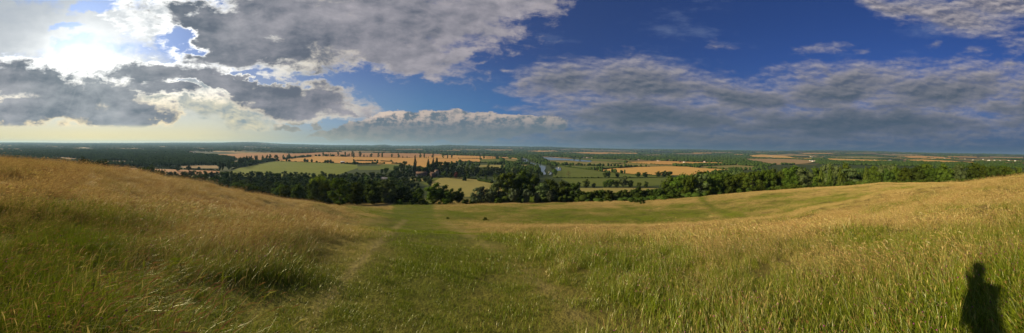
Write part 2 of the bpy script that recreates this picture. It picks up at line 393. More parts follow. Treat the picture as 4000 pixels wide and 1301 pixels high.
# ------------------------------------------------------------------ mesh helpers
def mesh_np(name, V, Fq, mat=None, attrs=None, smooth=False):
    """V n x 3, Fq m x k faces (all same size, or list of such arrays)"""
    me = bpy.data.meshes.new(name)
    if not isinstance(Fq, list): Fq = [Fq]
    V = np.asarray(V, np.float32)
    loops = np.concatenate([f.reshape(-1) for f in Fq]).astype(np.int32)
    sizes = np.concatenate([np.full(len(f), f.shape[1], np.int32) for f in Fq])
    starts = np.concatenate([[0], np.cumsum(sizes)[:-1]]).astype(np.int32)
    me.vertices.add(len(V)); me.vertices.foreach_set('co', V.reshape(-1))
    me.loops.add(len(loops)); me.loops.foreach_set('vertex_index', loops)
    me.polygons.add(len(sizes)); me.polygons.foreach_set('loop_start', starts); me.polygons.foreach_set('loop_total', sizes)
    if smooth: me.polygons.foreach_set('use_smooth', np.ones(len(sizes), bool))
    me.update(calc_edges=True)
    if attrs:
        for k, a in attrs.items():
            at = me.attributes.new(k, 'FLOAT', 'POINT'); at.data.foreach_set('value', np.asarray(a, np.float32))
    if mat: me.materials.append(mat)
    return me
def link(name, me, parent=None, loc=None):
    o = bpy.data.objects.new(name, me); ROOT.objects.link(o)
    if parent: o.parent = parent
    if loc is not None: o.location = loc
    return o
def tag(o, label=None, cat=None, group=None, kind=None):
    if label: o['label'] = label
    if cat: o['category'] = cat
    if group: o['group'] = group
    if kind: o['kind'] = kind
    return o
class MB:
    """collects shapes into one mesh"""
    def __init__(s): s.v = []; s.f = {}; s.n = 0; s.mi = {}
    def add(s, V, Fc):
        V = np.asarray(V, float).reshape(-1, 3); Fc = np.asarray(Fc, int)
        s.v.append(V); s.f.setdefault(Fc.shape[1], []).append(Fc + s.n); s.n += len(V)
    def box(s, x0, x1, y0, y1, z0, z1):
        V = [(x, y, z) for z in (z0, z1) for y in (y0, y1) for x in (x0, x1)]
        s.add(V, [(0, 2, 3, 1), (4, 5, 7, 6), (0, 1, 5, 4), (2, 6, 7, 3), (0, 4, 6, 2), (1, 3, 7, 5)])
    def tube(s, pts, rad, n=6, cap=True):
        pts = [Vector(p) for p in pts]; V = []; Fc = []
        for i, p in enumerate(pts):
            d = (pts[min(i + 1, len(pts) - 1)] - pts[max(i - 1, 0)]).normalized()
            a = d.orthogonal().normalized() if abs(d.z) > .99 else Vector((0, 0, 1)).cross(d).normalized(); b = d.cross(a)
            for k in range(n):
                t = 2 * PI * k / n; V.append(p + (a * math.cos(t) + b * math.sin(t)) * rad[i])
        for i in range(len(pts) - 1):
            for k in range(n):
                Fc.append((i * n + k, i * n + (k + 1) % n, (i + 1) * n + (k + 1) % n, (i + 1) * n + k))
        s.add([tuple(v) for v in V], Fc)
    def build(s, name, mat, parent=None, loc=None, smooth=False):
        me = mesh_np(name, np.concatenate(s.v), [np.concatenate(a) for a in s.f.values()], mat, smooth=smooth)
        return link(name, me, parent, loc)
def simple_mat(name, colr, rough=.85, var=.0, scale=3.0, spec=.2):
    m, nt = new_mat(name); g = G(nt)
    o = g.n('ShaderNodeOutputMaterial'); p = g.n('ShaderNodeBsdfPrincipled'); g.l(p.outputs[0], o.inputs[0])
    tc = g.n('ShaderNodeNewGeometry')
    n = g.noise(tc.outputs['Position'], scale, 4, .6)
    c = g.mix(n, tuple(v * (1 - var) for v in colr), tuple(min(1, v * (1 + var)) for v in colr))
    g.l(c, p.inputs['Base Color']); p.inputs['Roughness'].default_value = rough; p.inputs['Specular IOR Level'].default_value = spec
    return m

# ------------------------------------------------------------------ where the grass is straw coloured (0 green .. 1 straw), over picture columns and rows of the hill
ST_Y = [715, 750, 800, 880, 950, 1100, 1300]
ST_X = [0, 500, 1000, 1250, 1400, 1500, 1560, 1640, 1740, 1850, 2050, 2300, 2700, 3100, 3500, 4000]
ST = np.array([
    [.75, .85, .95, .95, .9, .8, .5, .5, .8, .8, .8, .8, .8, .8, .85, .85],
    [.70, .85, .95, .95, .9, .8, .4, .4, .8, .8, .8, .8, .8, .8, .80, .75],
    [.50, .80, .95, .95, .9, .8, .12, .12, .7, .75, .78, .8, .85, .85, .80, .70],
    [.34, .44, .66, .78, .6, .30, .10, .12, .30, .75, .90, .92, .92, .85, .72, .60],
    [.22, .28, .42, .45, .3, .16, .12, .12, .16, .30, .48, .54, .60, .60, .60, .55],
    [.30, .34, .36, .24, .15, .12, .10, .10, .12, .16, .26, .34, .52, .56, .52, .42],
    [.24, .26, .22, .16, .12, .12, .10, .10, .10, .12, .16, .20, .32, .42, .42, .36]])
TRACK = [(1150, 1330), (1210, 1250), (1290, 1150), (1370, 1060), (1450, 975), (1530, 905), (1590, 850), (1618, 815)]
TRACK2 = [(2330, 1301), (2200, 1180), (2050, 1060), (1900, 960), (1800, 900), (1730, 862)]
PATHR = [(2738, 762), (2742, 780), (2770, 805), (2830, 830), (2920, 850)]
def _pld(px, py, line, sx=1.0, sy=1.0):
    d = np.full(np.shape(px), 1e9)
    for (x0, y0), (x1, y1) in zip(line[:-1], line[1:]):
        ax, ay, bx, by = x0 * sx, y0 * sy, x1 * sx, y1 * sy
        t = np.clip(((px * sx - ax) * (bx - ax) + (py * sy - ay) * (by - ay)) / ((bx - ax)**2 + (by - ay)**2), 0, 1)
        d = np.minimum(d, np.hypot(px * sx - ax - t * (bx - ax), py * sy - ay - t * (by - ay)))
    return d
def straw(X, Y, Z):
    X, Y, Z = [np.asarray(a, float) for a in (X, Y, Z)]
    px, py = topx(X, Y, Z); r = np.hypot(X, Y)
    xi = np.interp(px, ST_X, np.arange(len(ST_X))); yi = np.interp(py, ST_Y, np.arange(len(ST_Y)))
    i = np.clip(xi.astype(int), 0, len(ST_X) - 2); j = np.clip(yi.astype(int), 0, len(ST_Y) - 2)
    tx, ty = xi - i, yi - j
    s = (ST[j, i] * (1 - tx) + ST[j, i + 1] * tx) * (1 - ty) + (ST[j + 1, i] * (1 - tx) + ST[j + 1, i + 1] * tx) * ty
    # the hollow beyond the crest: green in its bottom, straw on its far lip
    lip = np.clip((r - 120) / 60, 0, 1)
    hollow = .36 + .44 * lip + .18 * np.clip((px - 2500) / 700, 0, 1)
    hollow = np.where((px > 1535) & (px < 1690), .12, hollow)
    t = np.clip((r - 56) / 16, 0, 1) * (px > 1350)
    s = s * (1 - t) + hollow * t
    s = s + ((fbm(X / 2.6, Y / 2.6, 4) - .5) * .95 + (fbm(X / 16 + 9, Y / 16, 3) - .5) * .45 * (1 + t)) * np.clip(.3 + s * 1.5, 0, 1)
    trk2 = .5 * np.exp(-(_pld(px, py, TRACK2) / (9 + (py - 850).clip(0, 600) * .06))**2) * (py > 850) * (r < 60)
    trk = .85 * np.exp(-(_pld(px, py, TRACK) / (6 + (py - 800).clip(0, 600) * .042))**2) * (py > 800) * (r < 60)
    trk = np.maximum(trk, trk2) * np.clip(.35 + 1.1 * fbm(X / .9, Y / .9, 3), 0, 1)
    s = s * (1 - trk * .2) + .30 * trk
    pr = np.exp(-(_pld(px, py, PATHR) / 9)**2) * (r > 56)
    s = s * (1 - pr) + .24 * pr
    return np.clip(s, 0, 1), np.clip(trk, 0, 1)

# ------------------------------------------------------------------ ground sheet
def ground_mat():
    m, nt = new_mat('meadow_ground'); g = G(nt)
    o = g.n('ShaderNodeOutputMaterial'); p = g.n('ShaderNodeBsdfPrincipled'); g.l(p.outputs[0], o.inputs[0])
    p.inputs['Roughness'].default_value = .95; p.inputs['Specular IOR Level'].default_value = .1
    pos = g.n('ShaderNodeNewGeometry').outputs['Position']
    x, y, z = g.sep(pos); flat_ = g.comb(x, y, 0)
    r = g.vm('LENGTH', flat_)
    a = g.n('ShaderNodeAttribute'); a.attribute_name = 'straw'; st = a.outputs['Fac']
    b = g.n('ShaderNodeAttribute'); b.attribute_name = 'track'; tk = b.outputs['Fac']
    n1 = g.noise(flat_, 1.3, 5, .65); n2 = g.noise(flat_, .22, 4, .6)
    sm = g.m('ADD', st, g.m('MULTIPLY', g.m('SUBTRACT', n1, .5), .5), clamp=True)
    hill = g.mix(sm, g.mix(n2, (.050, .068, .006), (.100, .120, .012)), g.mix(n2, (.19, .140, .038), (.33, .245, .075)))
    hill = g.mix(g.m('MULTIPLY', tk, .8), hill, g.mix(n1, (.15, .14, .045), (.27, .22, .09)))
    # the plain: a patchwork of pasture, stubble and woodland floor
    vo = g.n('ShaderNodeTexVoronoi'); vo.inputs['Scale'].default_value = 1 / 420.0; vo.inputs['Randomness'].default_value = .9
    wob = g.vm('ADD', flat_, g.vm('MULTIPLY', g.vm('SUBTRACT', g.noise(flat_, .004, 3, .5, color=True), (.5, .5, .5)), (260, 260, 0)))
    g.l(wob, vo.inputs['Vector'])
    vc = g.sep(vo.outputs['Color'])
    plain = g.ramp(vc[0], [(0.0, (.018, .030, .012)), (.45, (.026, .040, .014)), (.50, (.050, .072, .020)), (.62, (.060, .085, .022)), (.66, (.32, .215, .08)), (.90, (.24, .17, .07)), (.93, (.10, .10, .035)), (1.0, (.030, .045, .015))], 'CONSTANT')
    nearp = g.mix(n2, (.030, .045, .014), (.055, .075, .020))
    plain = g.mix(g.ss(r, 1500.0, 2600.0), nearp, plain)
    nf = g.noise(flat_, .02, 5, .7)
    plain = g.mix(g.m('MULTIPLY', g.ss(nf, .50, .56), g.ss(r, 1500.0, 2600.0, 0, .8)), plain, (.016, .026, .012))
    c = g.mix(g.ss(r, 330.0, 420.0), hill, plain)
    g.l(c, p.inputs['Base Color'])
    bm = g.n('ShaderNodeBump'); bm.inputs['Strength'].default_value = .6; bm.inputs['Distance'].default_value = .12
    g.l(g.noise(flat_, 5.0, 5, .7), bm.inputs['Height']); g.l(bm.outputs[0], p.inputs['Normal'])
    return m
def build_ground():
    far = 470 * (21500 / 470.0) ** np.linspace(0, 1, 150)[1:]
    R = np.concatenate([RS[1:], far]); A = np.radians(AZ[:-1]); na = len(A); nr = len(R)
    AA, RR = np.meshgrid(A, R, indexing='ij')
    X, Y = RR * np.sin(AA), RR * np.cos(AA)
    Z = gz(X.ravel(), Y.ravel()).reshape(X.shape)
    V = np.stack([X.ravel(), Y.ravel(), Z.ravel()], 1)
    V = np.vstack([V, [[0, 0, HG[0, 0]]]])
    i, j = np.meshgrid(np.arange(na), np.arange(nr - 1), indexing='ij'); i2 = (i + 1) % na
    Fq = np.stack([i * nr + j, i * nr + j + 1, i2 * nr + j + 1, i2 * nr + j], -1).reshape(-1, 4)[:, ::-1]
    k = np.arange(na); Ft = np.stack([np.full(na, na * nr), k * nr, ((k + 1) % na) * nr], -1)[:, ::-1]
    st, tk = straw(V[:, 0], V[:, 1], V[:, 2])
    me = mesh_np('ground', V, [Fq, Ft], ground_mat(), {'straw': st, 'track': tk}, smooth=True)
    tag(link('ground', me), 'grassy hillside falling to a wide wooded plain', kind='structure')
build_ground()

# ------------------------------------------------------------------ fields, as drawn across the plain
FIELDS = []
def crop_mat(name, c1, c2, rows=0.0, ang=0.0):
    m, nt = new_mat(name); g = G(nt)
    o = g.n('ShaderNodeOutputMaterial'); p = g.n('ShaderNodeBsdfPrincipled'); g.l(p.outputs[0], o.inputs[0])
    p.inputs['Roughness'].default_value = .95; p.inputs['Specular IOR Level'].default_value = .05
    pos = g.n('ShaderNodeNewGeometry').outputs['Position']; x, y, z = g.sep(pos)
    f = g.comb(x, y, 0)
    n = g.noise(f, .011, 5, .65); n2 = g.noise(f, .09, 4, .6)
    k = g.m('ADD', g.m('MULTIPLY', g.m('SUBTRACT', n, .5), 1.6), g.m('ADD', .5, g.m('MULTIPLY', g.m('SUBTRACT', n2, .5), .5)), clamp=True)
    c = g.mix(k, c1, c2)
    if rows:
        t = g.m('ADD', g.m('MULTIPLY', x, math.cos(ang)), g.m('MULTIPLY', y, math.sin(ang)))
        w = g.m('PINGPONG', t, rows)
        c = g.mix(g.ss(w, rows * .04, rows * .0, 0, .5), c, tuple(v * .55 for v in c1))
    g.l(c, p.inputs['Base Color'])
    return m
MF = dict(
    wheat=crop_mat('ripe_wheat', (.40, .23, .068), (.54, .31, .095), 24, .35),
    wheat2=crop_mat('golden_wheat', (.45, .27, .075), (.58, .36, .11), 20, 1.1),
    red=crop_mat('reddish_stubble', (.30, .165, .075), (.40, .22, .095), 30, .2),
    brown=crop_mat('brown_stubble', (.24, .165, .08), (.34, .24, .11)),
    dull=crop_mat('dull_stubble', (.20, .15, .075), (.30, .21, .10)),
    green=crop_mat('green_crop', (.13, .165, .028), (.185, .205, .045), 18, .9),
    past=crop_mat('pasture', (.085, .115, .022), (.135, .155, .035)),
    olive=crop_mat('rough_pasture', (.15, .145, .045), (.24, .20, .065)),
    straw=crop_mat('dry_meadow', (.20, .185, .055), (.31, .27, .085)))
FN = dict(wheat='wheat_field', wheat2='wheat_field', red='stubble_field', brown='stubble_field', dull='stubble_field', green='crop_field', past='pasture', olive='pasture', straw='hay_meadow')
def pip(px, py, poly):
    px = np.asarray(px, float); py = np.asarray(py, float); ins = np.zeros(px.shape, bool)
    n = len(poly)
    for i in range(n):
        x0, y0 = poly[i]; x1, y1 = poly[(i + 1) % n]
        c = ((y0 > py) != (y1 > py)) & (px < (x1 - x0) * (py - y0) / (y1 - y0 + 1e-12) + x0)
        ins ^= c
    return ins
def ground_pt(x, y):
    """where the line of sight through a picture point meets the plain or its far rise"""
    az, e = paz(x, y)
    rr = 400 * (15000 / 400.0) ** np.linspace(0, 1, 500)
    z = gz(rr * math.sin(az), rr * math.cos(az))
    k = np.nonzero(z >= e * rr)[0]
    r = rr[k[0]] if len(k) else 15000
    if len(k) and k[0] > 0:
        a, b = rr[k[0] - 1], rr[k[0]]; da = z[k[0] - 1] - e * a; db = z[k[0]] - e * b
        r = a + (b - a) * (-da) / (db - da + 1e-9)
    return r * math.sin(az), r * math.cos(az), r
_nf = [0]
def sheet(kind, poly, label=None, name=None, mat=None, lift=None, keep=True):
    _nf[0] += 1
    bm = bmesh.new(); pts = []
    n = len(poly)
    for i in range(n):
        (x0, y0), (x1, y1) = poly[i], poly[(i + 1) % n]
        k = max(1, int(abs(x1 - x0) / 30))
        for q in range(k):
            t = q / k
            pts.append(ground_pt(x0 + (x1 - x0) * t, y0 + (y1 - y0) * t))
    vs = [bm.verts.new((p[0], p[1], 0)) for p in pts]
    bm.faces.new(vs); bmesh.ops.triangulate(bm, faces=bm.faces[:])
    rmax = max(p[2] for p in pts)
    if rmax > 3300:
        for _ in range(2): bmesh.ops.subdivide_edges(bm, edges=[e for e in bm.edges if e.calc_length() > 150], cuts=2)
        bmesh.ops.triangulate(bm, faces=bm.faces[:])
    me = bpy.data.meshes.new('field')
    lf = lift if lift is not None else .12 + .012 * _nf[0] + (max(0, rmax - 3300) / 1200.0)
    for v in bm.verts: v.co.z = g1(v.co.x, v.co.y) + lf
    for f in bm.faces:
        if f.normal.z < 0: f.normal_flip()
    bm.to_mesh(me); bm.free(); me.materials.append(mat or MF[kind])
    o = link(name or FN[kind], me); tag(o, label, kind='structure')
    if keep: FIELDS.append(poly)
    return o
sheet('green', [(885, 676), (932, 657), (1000, 642), (1067, 629), (1180, 633), (1310, 638), (1394, 644), (1402, 655), (1300, 690), (950, 692)])
sheet('red', [(830, 607), (853, 603), (953, 598.5), (1143, 600), (1205, 598), (1262, 595), (1358, 595), (1453, 597.5), (1600, 599), (1715, 602), (1750, 604.5), (1640, 617), (1600, 615.5), (1346, 611.5), (1239, 609.5), (1143, 618), (1067, 628), (930, 619)])
sheet('wheat', [(1068, 628.5), (1143, 619), (1239, 610), (1346, 612), (1600, 616.5), (1750, 606), (1872, 609.5), (1990, 615), (2040, 621), (1962, 619), (1876, 623), (1876, 634), (1786, 634), (1700, 648), (1661, 655), (1600, 645), (1500, 641), (1394, 643), (1310, 637)])
sheet('past', [(1878, 622), (1950, 620.5), (1962, 634), (1900, 635), (1878, 634)])
sheet('olive', [(1962, 620), (2022, 620), (2037, 628), (2010, 634), (1968, 632)])
sheet('past', [(1395, 650), (1480, 648), (1500, 641), (1568, 642), (1590, 650), (1570, 664), (1400, 664)])
sheet('straw', [(1872, 644), (1976, 644), (1982, 652), (1944, 657), (1872, 652)])
sheet('olive', [(1990, 644), (2105, 643), (2100, 652), (2060, 657), (2030, 655)])
sheet('straw', [(1600, 696), (1672, 694), (1676, 708), (1606, 709)])
sheet('straw', [(1690, 702), (1712, 692), (1804, 694), (1862, 702), (1925, 712), (1960, 722), (1965, 770), (1675, 770)])
sheet('past', [(1640, 712), (1690, 698), (1716, 690), (1722, 694), (1690, 712), (1670, 726)])
sheet('olive', [(2138, 627), (2322, 629), (2450, 636), (2620, 643), (2640, 650), (2478, 652), (2412, 649), (2240, 646), (2175, 644)])
sheet('past', [(2212, 619), (2330, 620), (2480, 628), (2420, 633), (2322, 629), (2310, 626)])
sheet('past', [(2172, 646), (2240, 647), (2412, 650), (2476, 652), (2320, 664), (2350, 671), (2480, 683), (2620, 685), (2625, 693), (2400, 695), (2157, 693), (2168, 668), (2190, 662)])
sheet('past', [(2190, 697), (2500, 697), (2625, 693), (2600, 723), (2520, 728), (2250, 728)])
sheet('straw', [(2266, 734), (2400, 733), (2501, 735), (2572, 735), (2572, 748), (2400, 758), (2266, 757)])
sheet('straw', [(2670, 732), (2720, 736), (2712, 748), (2668, 744)])
sheet('wheat2', [(2324, 665), (2400, 658), (2480, 653), (2600, 649.5), (2679, 651), (2729, 656), (2851, 663), (2845, 673), (2720, 686), (2607, 684), (2480, 681.5), (2358, 671)])
sheet('wheat', [(2422, 633), (2600, 629), (2715, 633), (2804, 634), (2904, 643), (2750, 644), (2654, 646.5), (2600, 643), (2500, 640)])
sheet('olive', [(2735, 650), (2880, 644.5), (2982, 653), (2930, 664), (2851, 663), (2735, 656)])
sheet('wheat2', [(2926, 607), (2976, 604), (3057, 608), (3107, 617), (3172, 618), (3172, 623), (3060, 619), (2940, 614)])
sheet('wheat2', [(3225, 619), (3322, 621.5), (3483, 627), (3560, 630), (3400, 632), (3250, 629)])
sheet('brown', [(2911, 620), (3000, 620.5), (3100, 622), (3195, 628), (3165, 636), (3107, 642), (3000, 644), (2960, 634), (2925, 630)])
sheet('wheat', [(3500, 611), (3590, 609), (3690, 614), (3690, 618), (3560, 617)])
sheet('brown', [(3000, 606), (3080, 603), (3200, 606), (3180, 610), (3060, 609)])
sheet('olive', [(3240, 612), (3400, 611), (3480, 616), (3420, 619), (3260, 617)])
sheet('brown', [(3420, 604), (3560, 604), (3640, 608), (3500, 609)])
sheet('wheat', [(3560, 618), (3700, 617.5), (3780, 621), (3640, 622)])
sheet('brown', [(2500, 606), (2580, 605), (2600, 608), (2510, 609)])
sheet('wheat', [(2700, 597), (2800, 597), (2780, 600), (2710, 600)])
sheet('wheat', [(3120, 598), (3230, 598), (3260, 601), (3140, 601)])
sheet('brown', [(3300, 598), (3420, 597), (3430, 600), (3310, 601)])
sheet('wheat', [(1700, 588), (1800, 587), (1810, 589.5), (1710, 590)])
sheet('wheat', [(1910, 585), (2010, 585), (2000, 588), (1920, 588)])
sheet('dull', [(1540, 583), (1660, 582), (1650, 585), (1550, 585)])
sheet('dull', [(2300, 589), (2460, 590), (2440, 592), (2320, 592)])
sheet('brown', [(2640, 600), (2740, 600), (2730, 602), (2650, 602)])
sheet('wheat', [(2860, 603), (2905, 603), (2900, 606), (2865, 605)])
sheet('brown', [(3860, 612), (3995, 614), (3998, 619), (3880, 617)])
sheet('wheat', [(3697, 611), (3817, 613), (3815, 616), (3700, 614)])
sheet('wheat2', [(3529, 624), (3600, 623), (3700, 628), (3820, 634), (3700, 637), (3560, 631)])
sheet('olive', [(3690, 622), (3900, 622), (3995, 628), (3990, 634), (3820, 630)])
sheet('wheat', [(2240, 598), (2290, 595), (2420, 597), (2500, 598), (2490, 602), (2330, 601)])
sheet('wheat', [(2040, 590), (2160, 589), (2190, 592), (2100, 594)])
sheet('dull', [(20, 590), (153, 590.5), (148, 593.5), (40, 593)])
sheet('dull', [(181, 614), (215, 613.5), (382, 625), (346, 632), (262, 630)])
sheet('brown', [(391, 631), (453, 628), (510, 631), (560, 637), (465, 641), (406, 639)])
sheet('red', [(505, 657), (619, 661), (853, 669), (870, 676), (763, 683), (615, 685), (500, 680)])
sheet('red', [(430, 657), (480, 655), (505, 657), (500, 680), (440, 672)])
sheet('brown', [(703, 650), (763, 646.5), (853, 647), (853, 659), (715, 657)])
sheet('brown', [(901, 633), (930, 628), (925, 641), (900, 646)])
sheet('dull', [(770, 580), (830, 579.5), (840, 582), (775, 583)])
sheet('dull', [(845, 592), (905, 591), (900, 594.5), (850, 594.5)])

# water
def water():
    m, nt = new_mat('river_water'); g = G(nt)
    o = g.n('ShaderNodeOutputMaterial'); p = g.n('ShaderNodeBsdfPrincipled'); g.l(p.outputs[0], o.inputs[0])
    p.inputs['Base Color'].default_value = (.10, .13, .15, 1); p.inputs['Roughness'].default_value = .12; p.inputs['IOR'].default_value = 1.33
    p.inputs['Specular IOR Level'].default_value = .9
    pos = g.n('ShaderNodeNewGeometry').outputs['Position']
    b = g.n('ShaderNodeBump'); b.inputs['Strength'].default_value = .15; b.inputs['Distance'].default_value = .3
    g.l(g.noise(pos, .5, 4, .6), b.inputs['Height']); g.l(b.outputs[0], p.inputs['Normal'])
    return m
MW = water()
sheet(None, [(2118, 613.5), (2150, 614.5), (2215, 620.5), (2260, 624), (2311, 628.5), (2308, 633), (2255, 631), (2222, 627), (2150, 626), (2132, 621)], 'still lake among the water meadows', 'lake', MW, 1.0)
sheet(None, [(2043, 618), (2056, 623), (2064, 632), (2088, 640), (2116, 642), (2132, 648), (2131, 660), (2126, 668), (2134, 682), (2124, 684), (2114, 670), (2113, 656), (2090, 645), (2052, 634), (2040, 628)], 'winding river between lines of trees', 'river', MW, 1.1)
sheet(None, [(2172, 655), (2191, 656), (2191, 667), (2174, 669), (2160, 676), (2152, 684), (2144, 684), (2150, 674), (2164, 666)], 'short arm of the river with a white boat, at the pasture edge', 'river', MW, 1.15)
OPEN = FIELDS
# ------------------------------------------------------------------ foliage materials
def leaf_mat(name, dark, light, trans=.25):
    m, nt = new_mat(name); g = G(nt)
    o = g.n('ShaderNodeOutputMaterial')
    a = g.n('ShaderNodeAttribute'); a.attribute_name = 'tint'
    oi = g.n('ShaderNodeObjectInfo')
    pos = g.n('ShaderNodeNewGeometry').outputs['Position']
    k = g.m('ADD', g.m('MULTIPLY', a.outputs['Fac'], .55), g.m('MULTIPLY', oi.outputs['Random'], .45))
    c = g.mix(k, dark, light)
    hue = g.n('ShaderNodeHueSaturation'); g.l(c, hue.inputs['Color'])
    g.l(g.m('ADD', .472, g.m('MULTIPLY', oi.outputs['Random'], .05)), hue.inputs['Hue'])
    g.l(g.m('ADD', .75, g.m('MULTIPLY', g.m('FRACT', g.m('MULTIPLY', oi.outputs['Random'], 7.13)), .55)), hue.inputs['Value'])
    d = g.n('ShaderNodeBsdfDiffuse'); g.l(hue.outputs[0], d.inputs[0])
    t = g.n('ShaderNodeBsdfTranslucent'); g.l(g.mix(1.0, hue.outputs[0], (1.0, 1.05, .5), 'MULTIPLY'), t.inputs[0])
    mx = g.n('ShaderNodeMixShader'); mx.inputs[0].default_value = trans; g.l(d.outputs[0], mx.inputs[1]); g.l(t.outputs[0], mx.inputs[2])
    g.l(mx.outputs[0], o.inputs[0])
    return m
LM = dict(
    dark=leaf_mat('dark_foliage', (.027, .047, .009), (.066, .094, .017)),
    mid=leaf_mat('green_foliage', (.036, .064, .009), (.095, .135, .018)),
    pale=leaf_mat('pale_foliage', (.055, .085, .030), (.115, .150, .055)),
    lime=leaf_mat('lime_foliage', (.085, .125, .014), (.17, .20, .025), .3),
    silver=leaf_mat('silvery_foliage', (.055, .078, .040), (.120, .145, .080)),
    conifer=leaf_mat('conifer_foliage', (.014, .028, .010), (.034, .052, .014), .12),
    larch=leaf_mat('larch_foliage', (.055, .090, .014), (.115, .150, .028)),
    copper=leaf_mat('copper_foliage', (.085, .035, .018), (.15, .060, .030)),
    brown=leaf_mat('withered_foliage', (.085, .060, .030), (.13, .095, .050)))
MBARK = simple_mat('bark', (.09, .07, .05), .9, .4, 4)
MBRICK = simple_mat('red_brick', (.22, .09, .055), .9, .3, 2)

_t = (1 + 5 ** .5) / 2
ICO_V = np.array([(-1, _t, 0), (1, _t, 0), (-1, -_t, 0), (1, -_t, 0), (0, -1, _t), (0, 1, _t), (0, -1, -_t), (0, 1, -_t), (_t, 0, -1), (_t, 0, 1), (-_t, 0, -1), (-_t, 0, 1)], float)
ICO_V /= np.linalg.norm(ICO_V[0])
ICO_F = np.array([(0, 11, 5), (0, 5, 1), (0, 1, 7), (0, 7, 10), (0, 10, 11), (1, 5, 9), (5, 11, 4), (11, 10, 2), (10, 7, 6), (7, 1, 8), (3, 9, 4), (3, 4, 2), (3, 2, 6), (3, 6, 8), (3, 8, 9), (4, 9, 5), (2, 4, 11), (6, 2, 10), (8, 6, 7), (9, 8, 1)])
def ico_sub(V, Fc):
    cache = {}; V = [tuple(v) for v in V]; out = []
    def mid(a, b):
        k = (min(a, b), max(a, b))
        if k not in cache:
            v = np.array(V[a]) + np.array(V[b]); v /= np.linalg.norm(v); V.append(tuple(v)); cache[k] = len(V) - 1
        return cache[k]
    for a, b, c in Fc:
        ab, bc, ca = mid(a, b), mid(b, c), mid(c, a)
        out += [(a, ab, ca), (b, bc, ab), (c, ca, bc), (ab, bc, ca)]
    return np.array(V), np.array(out)
ICO1_V, ICO1_F = ico_sub(ICO_V, ICO_F)

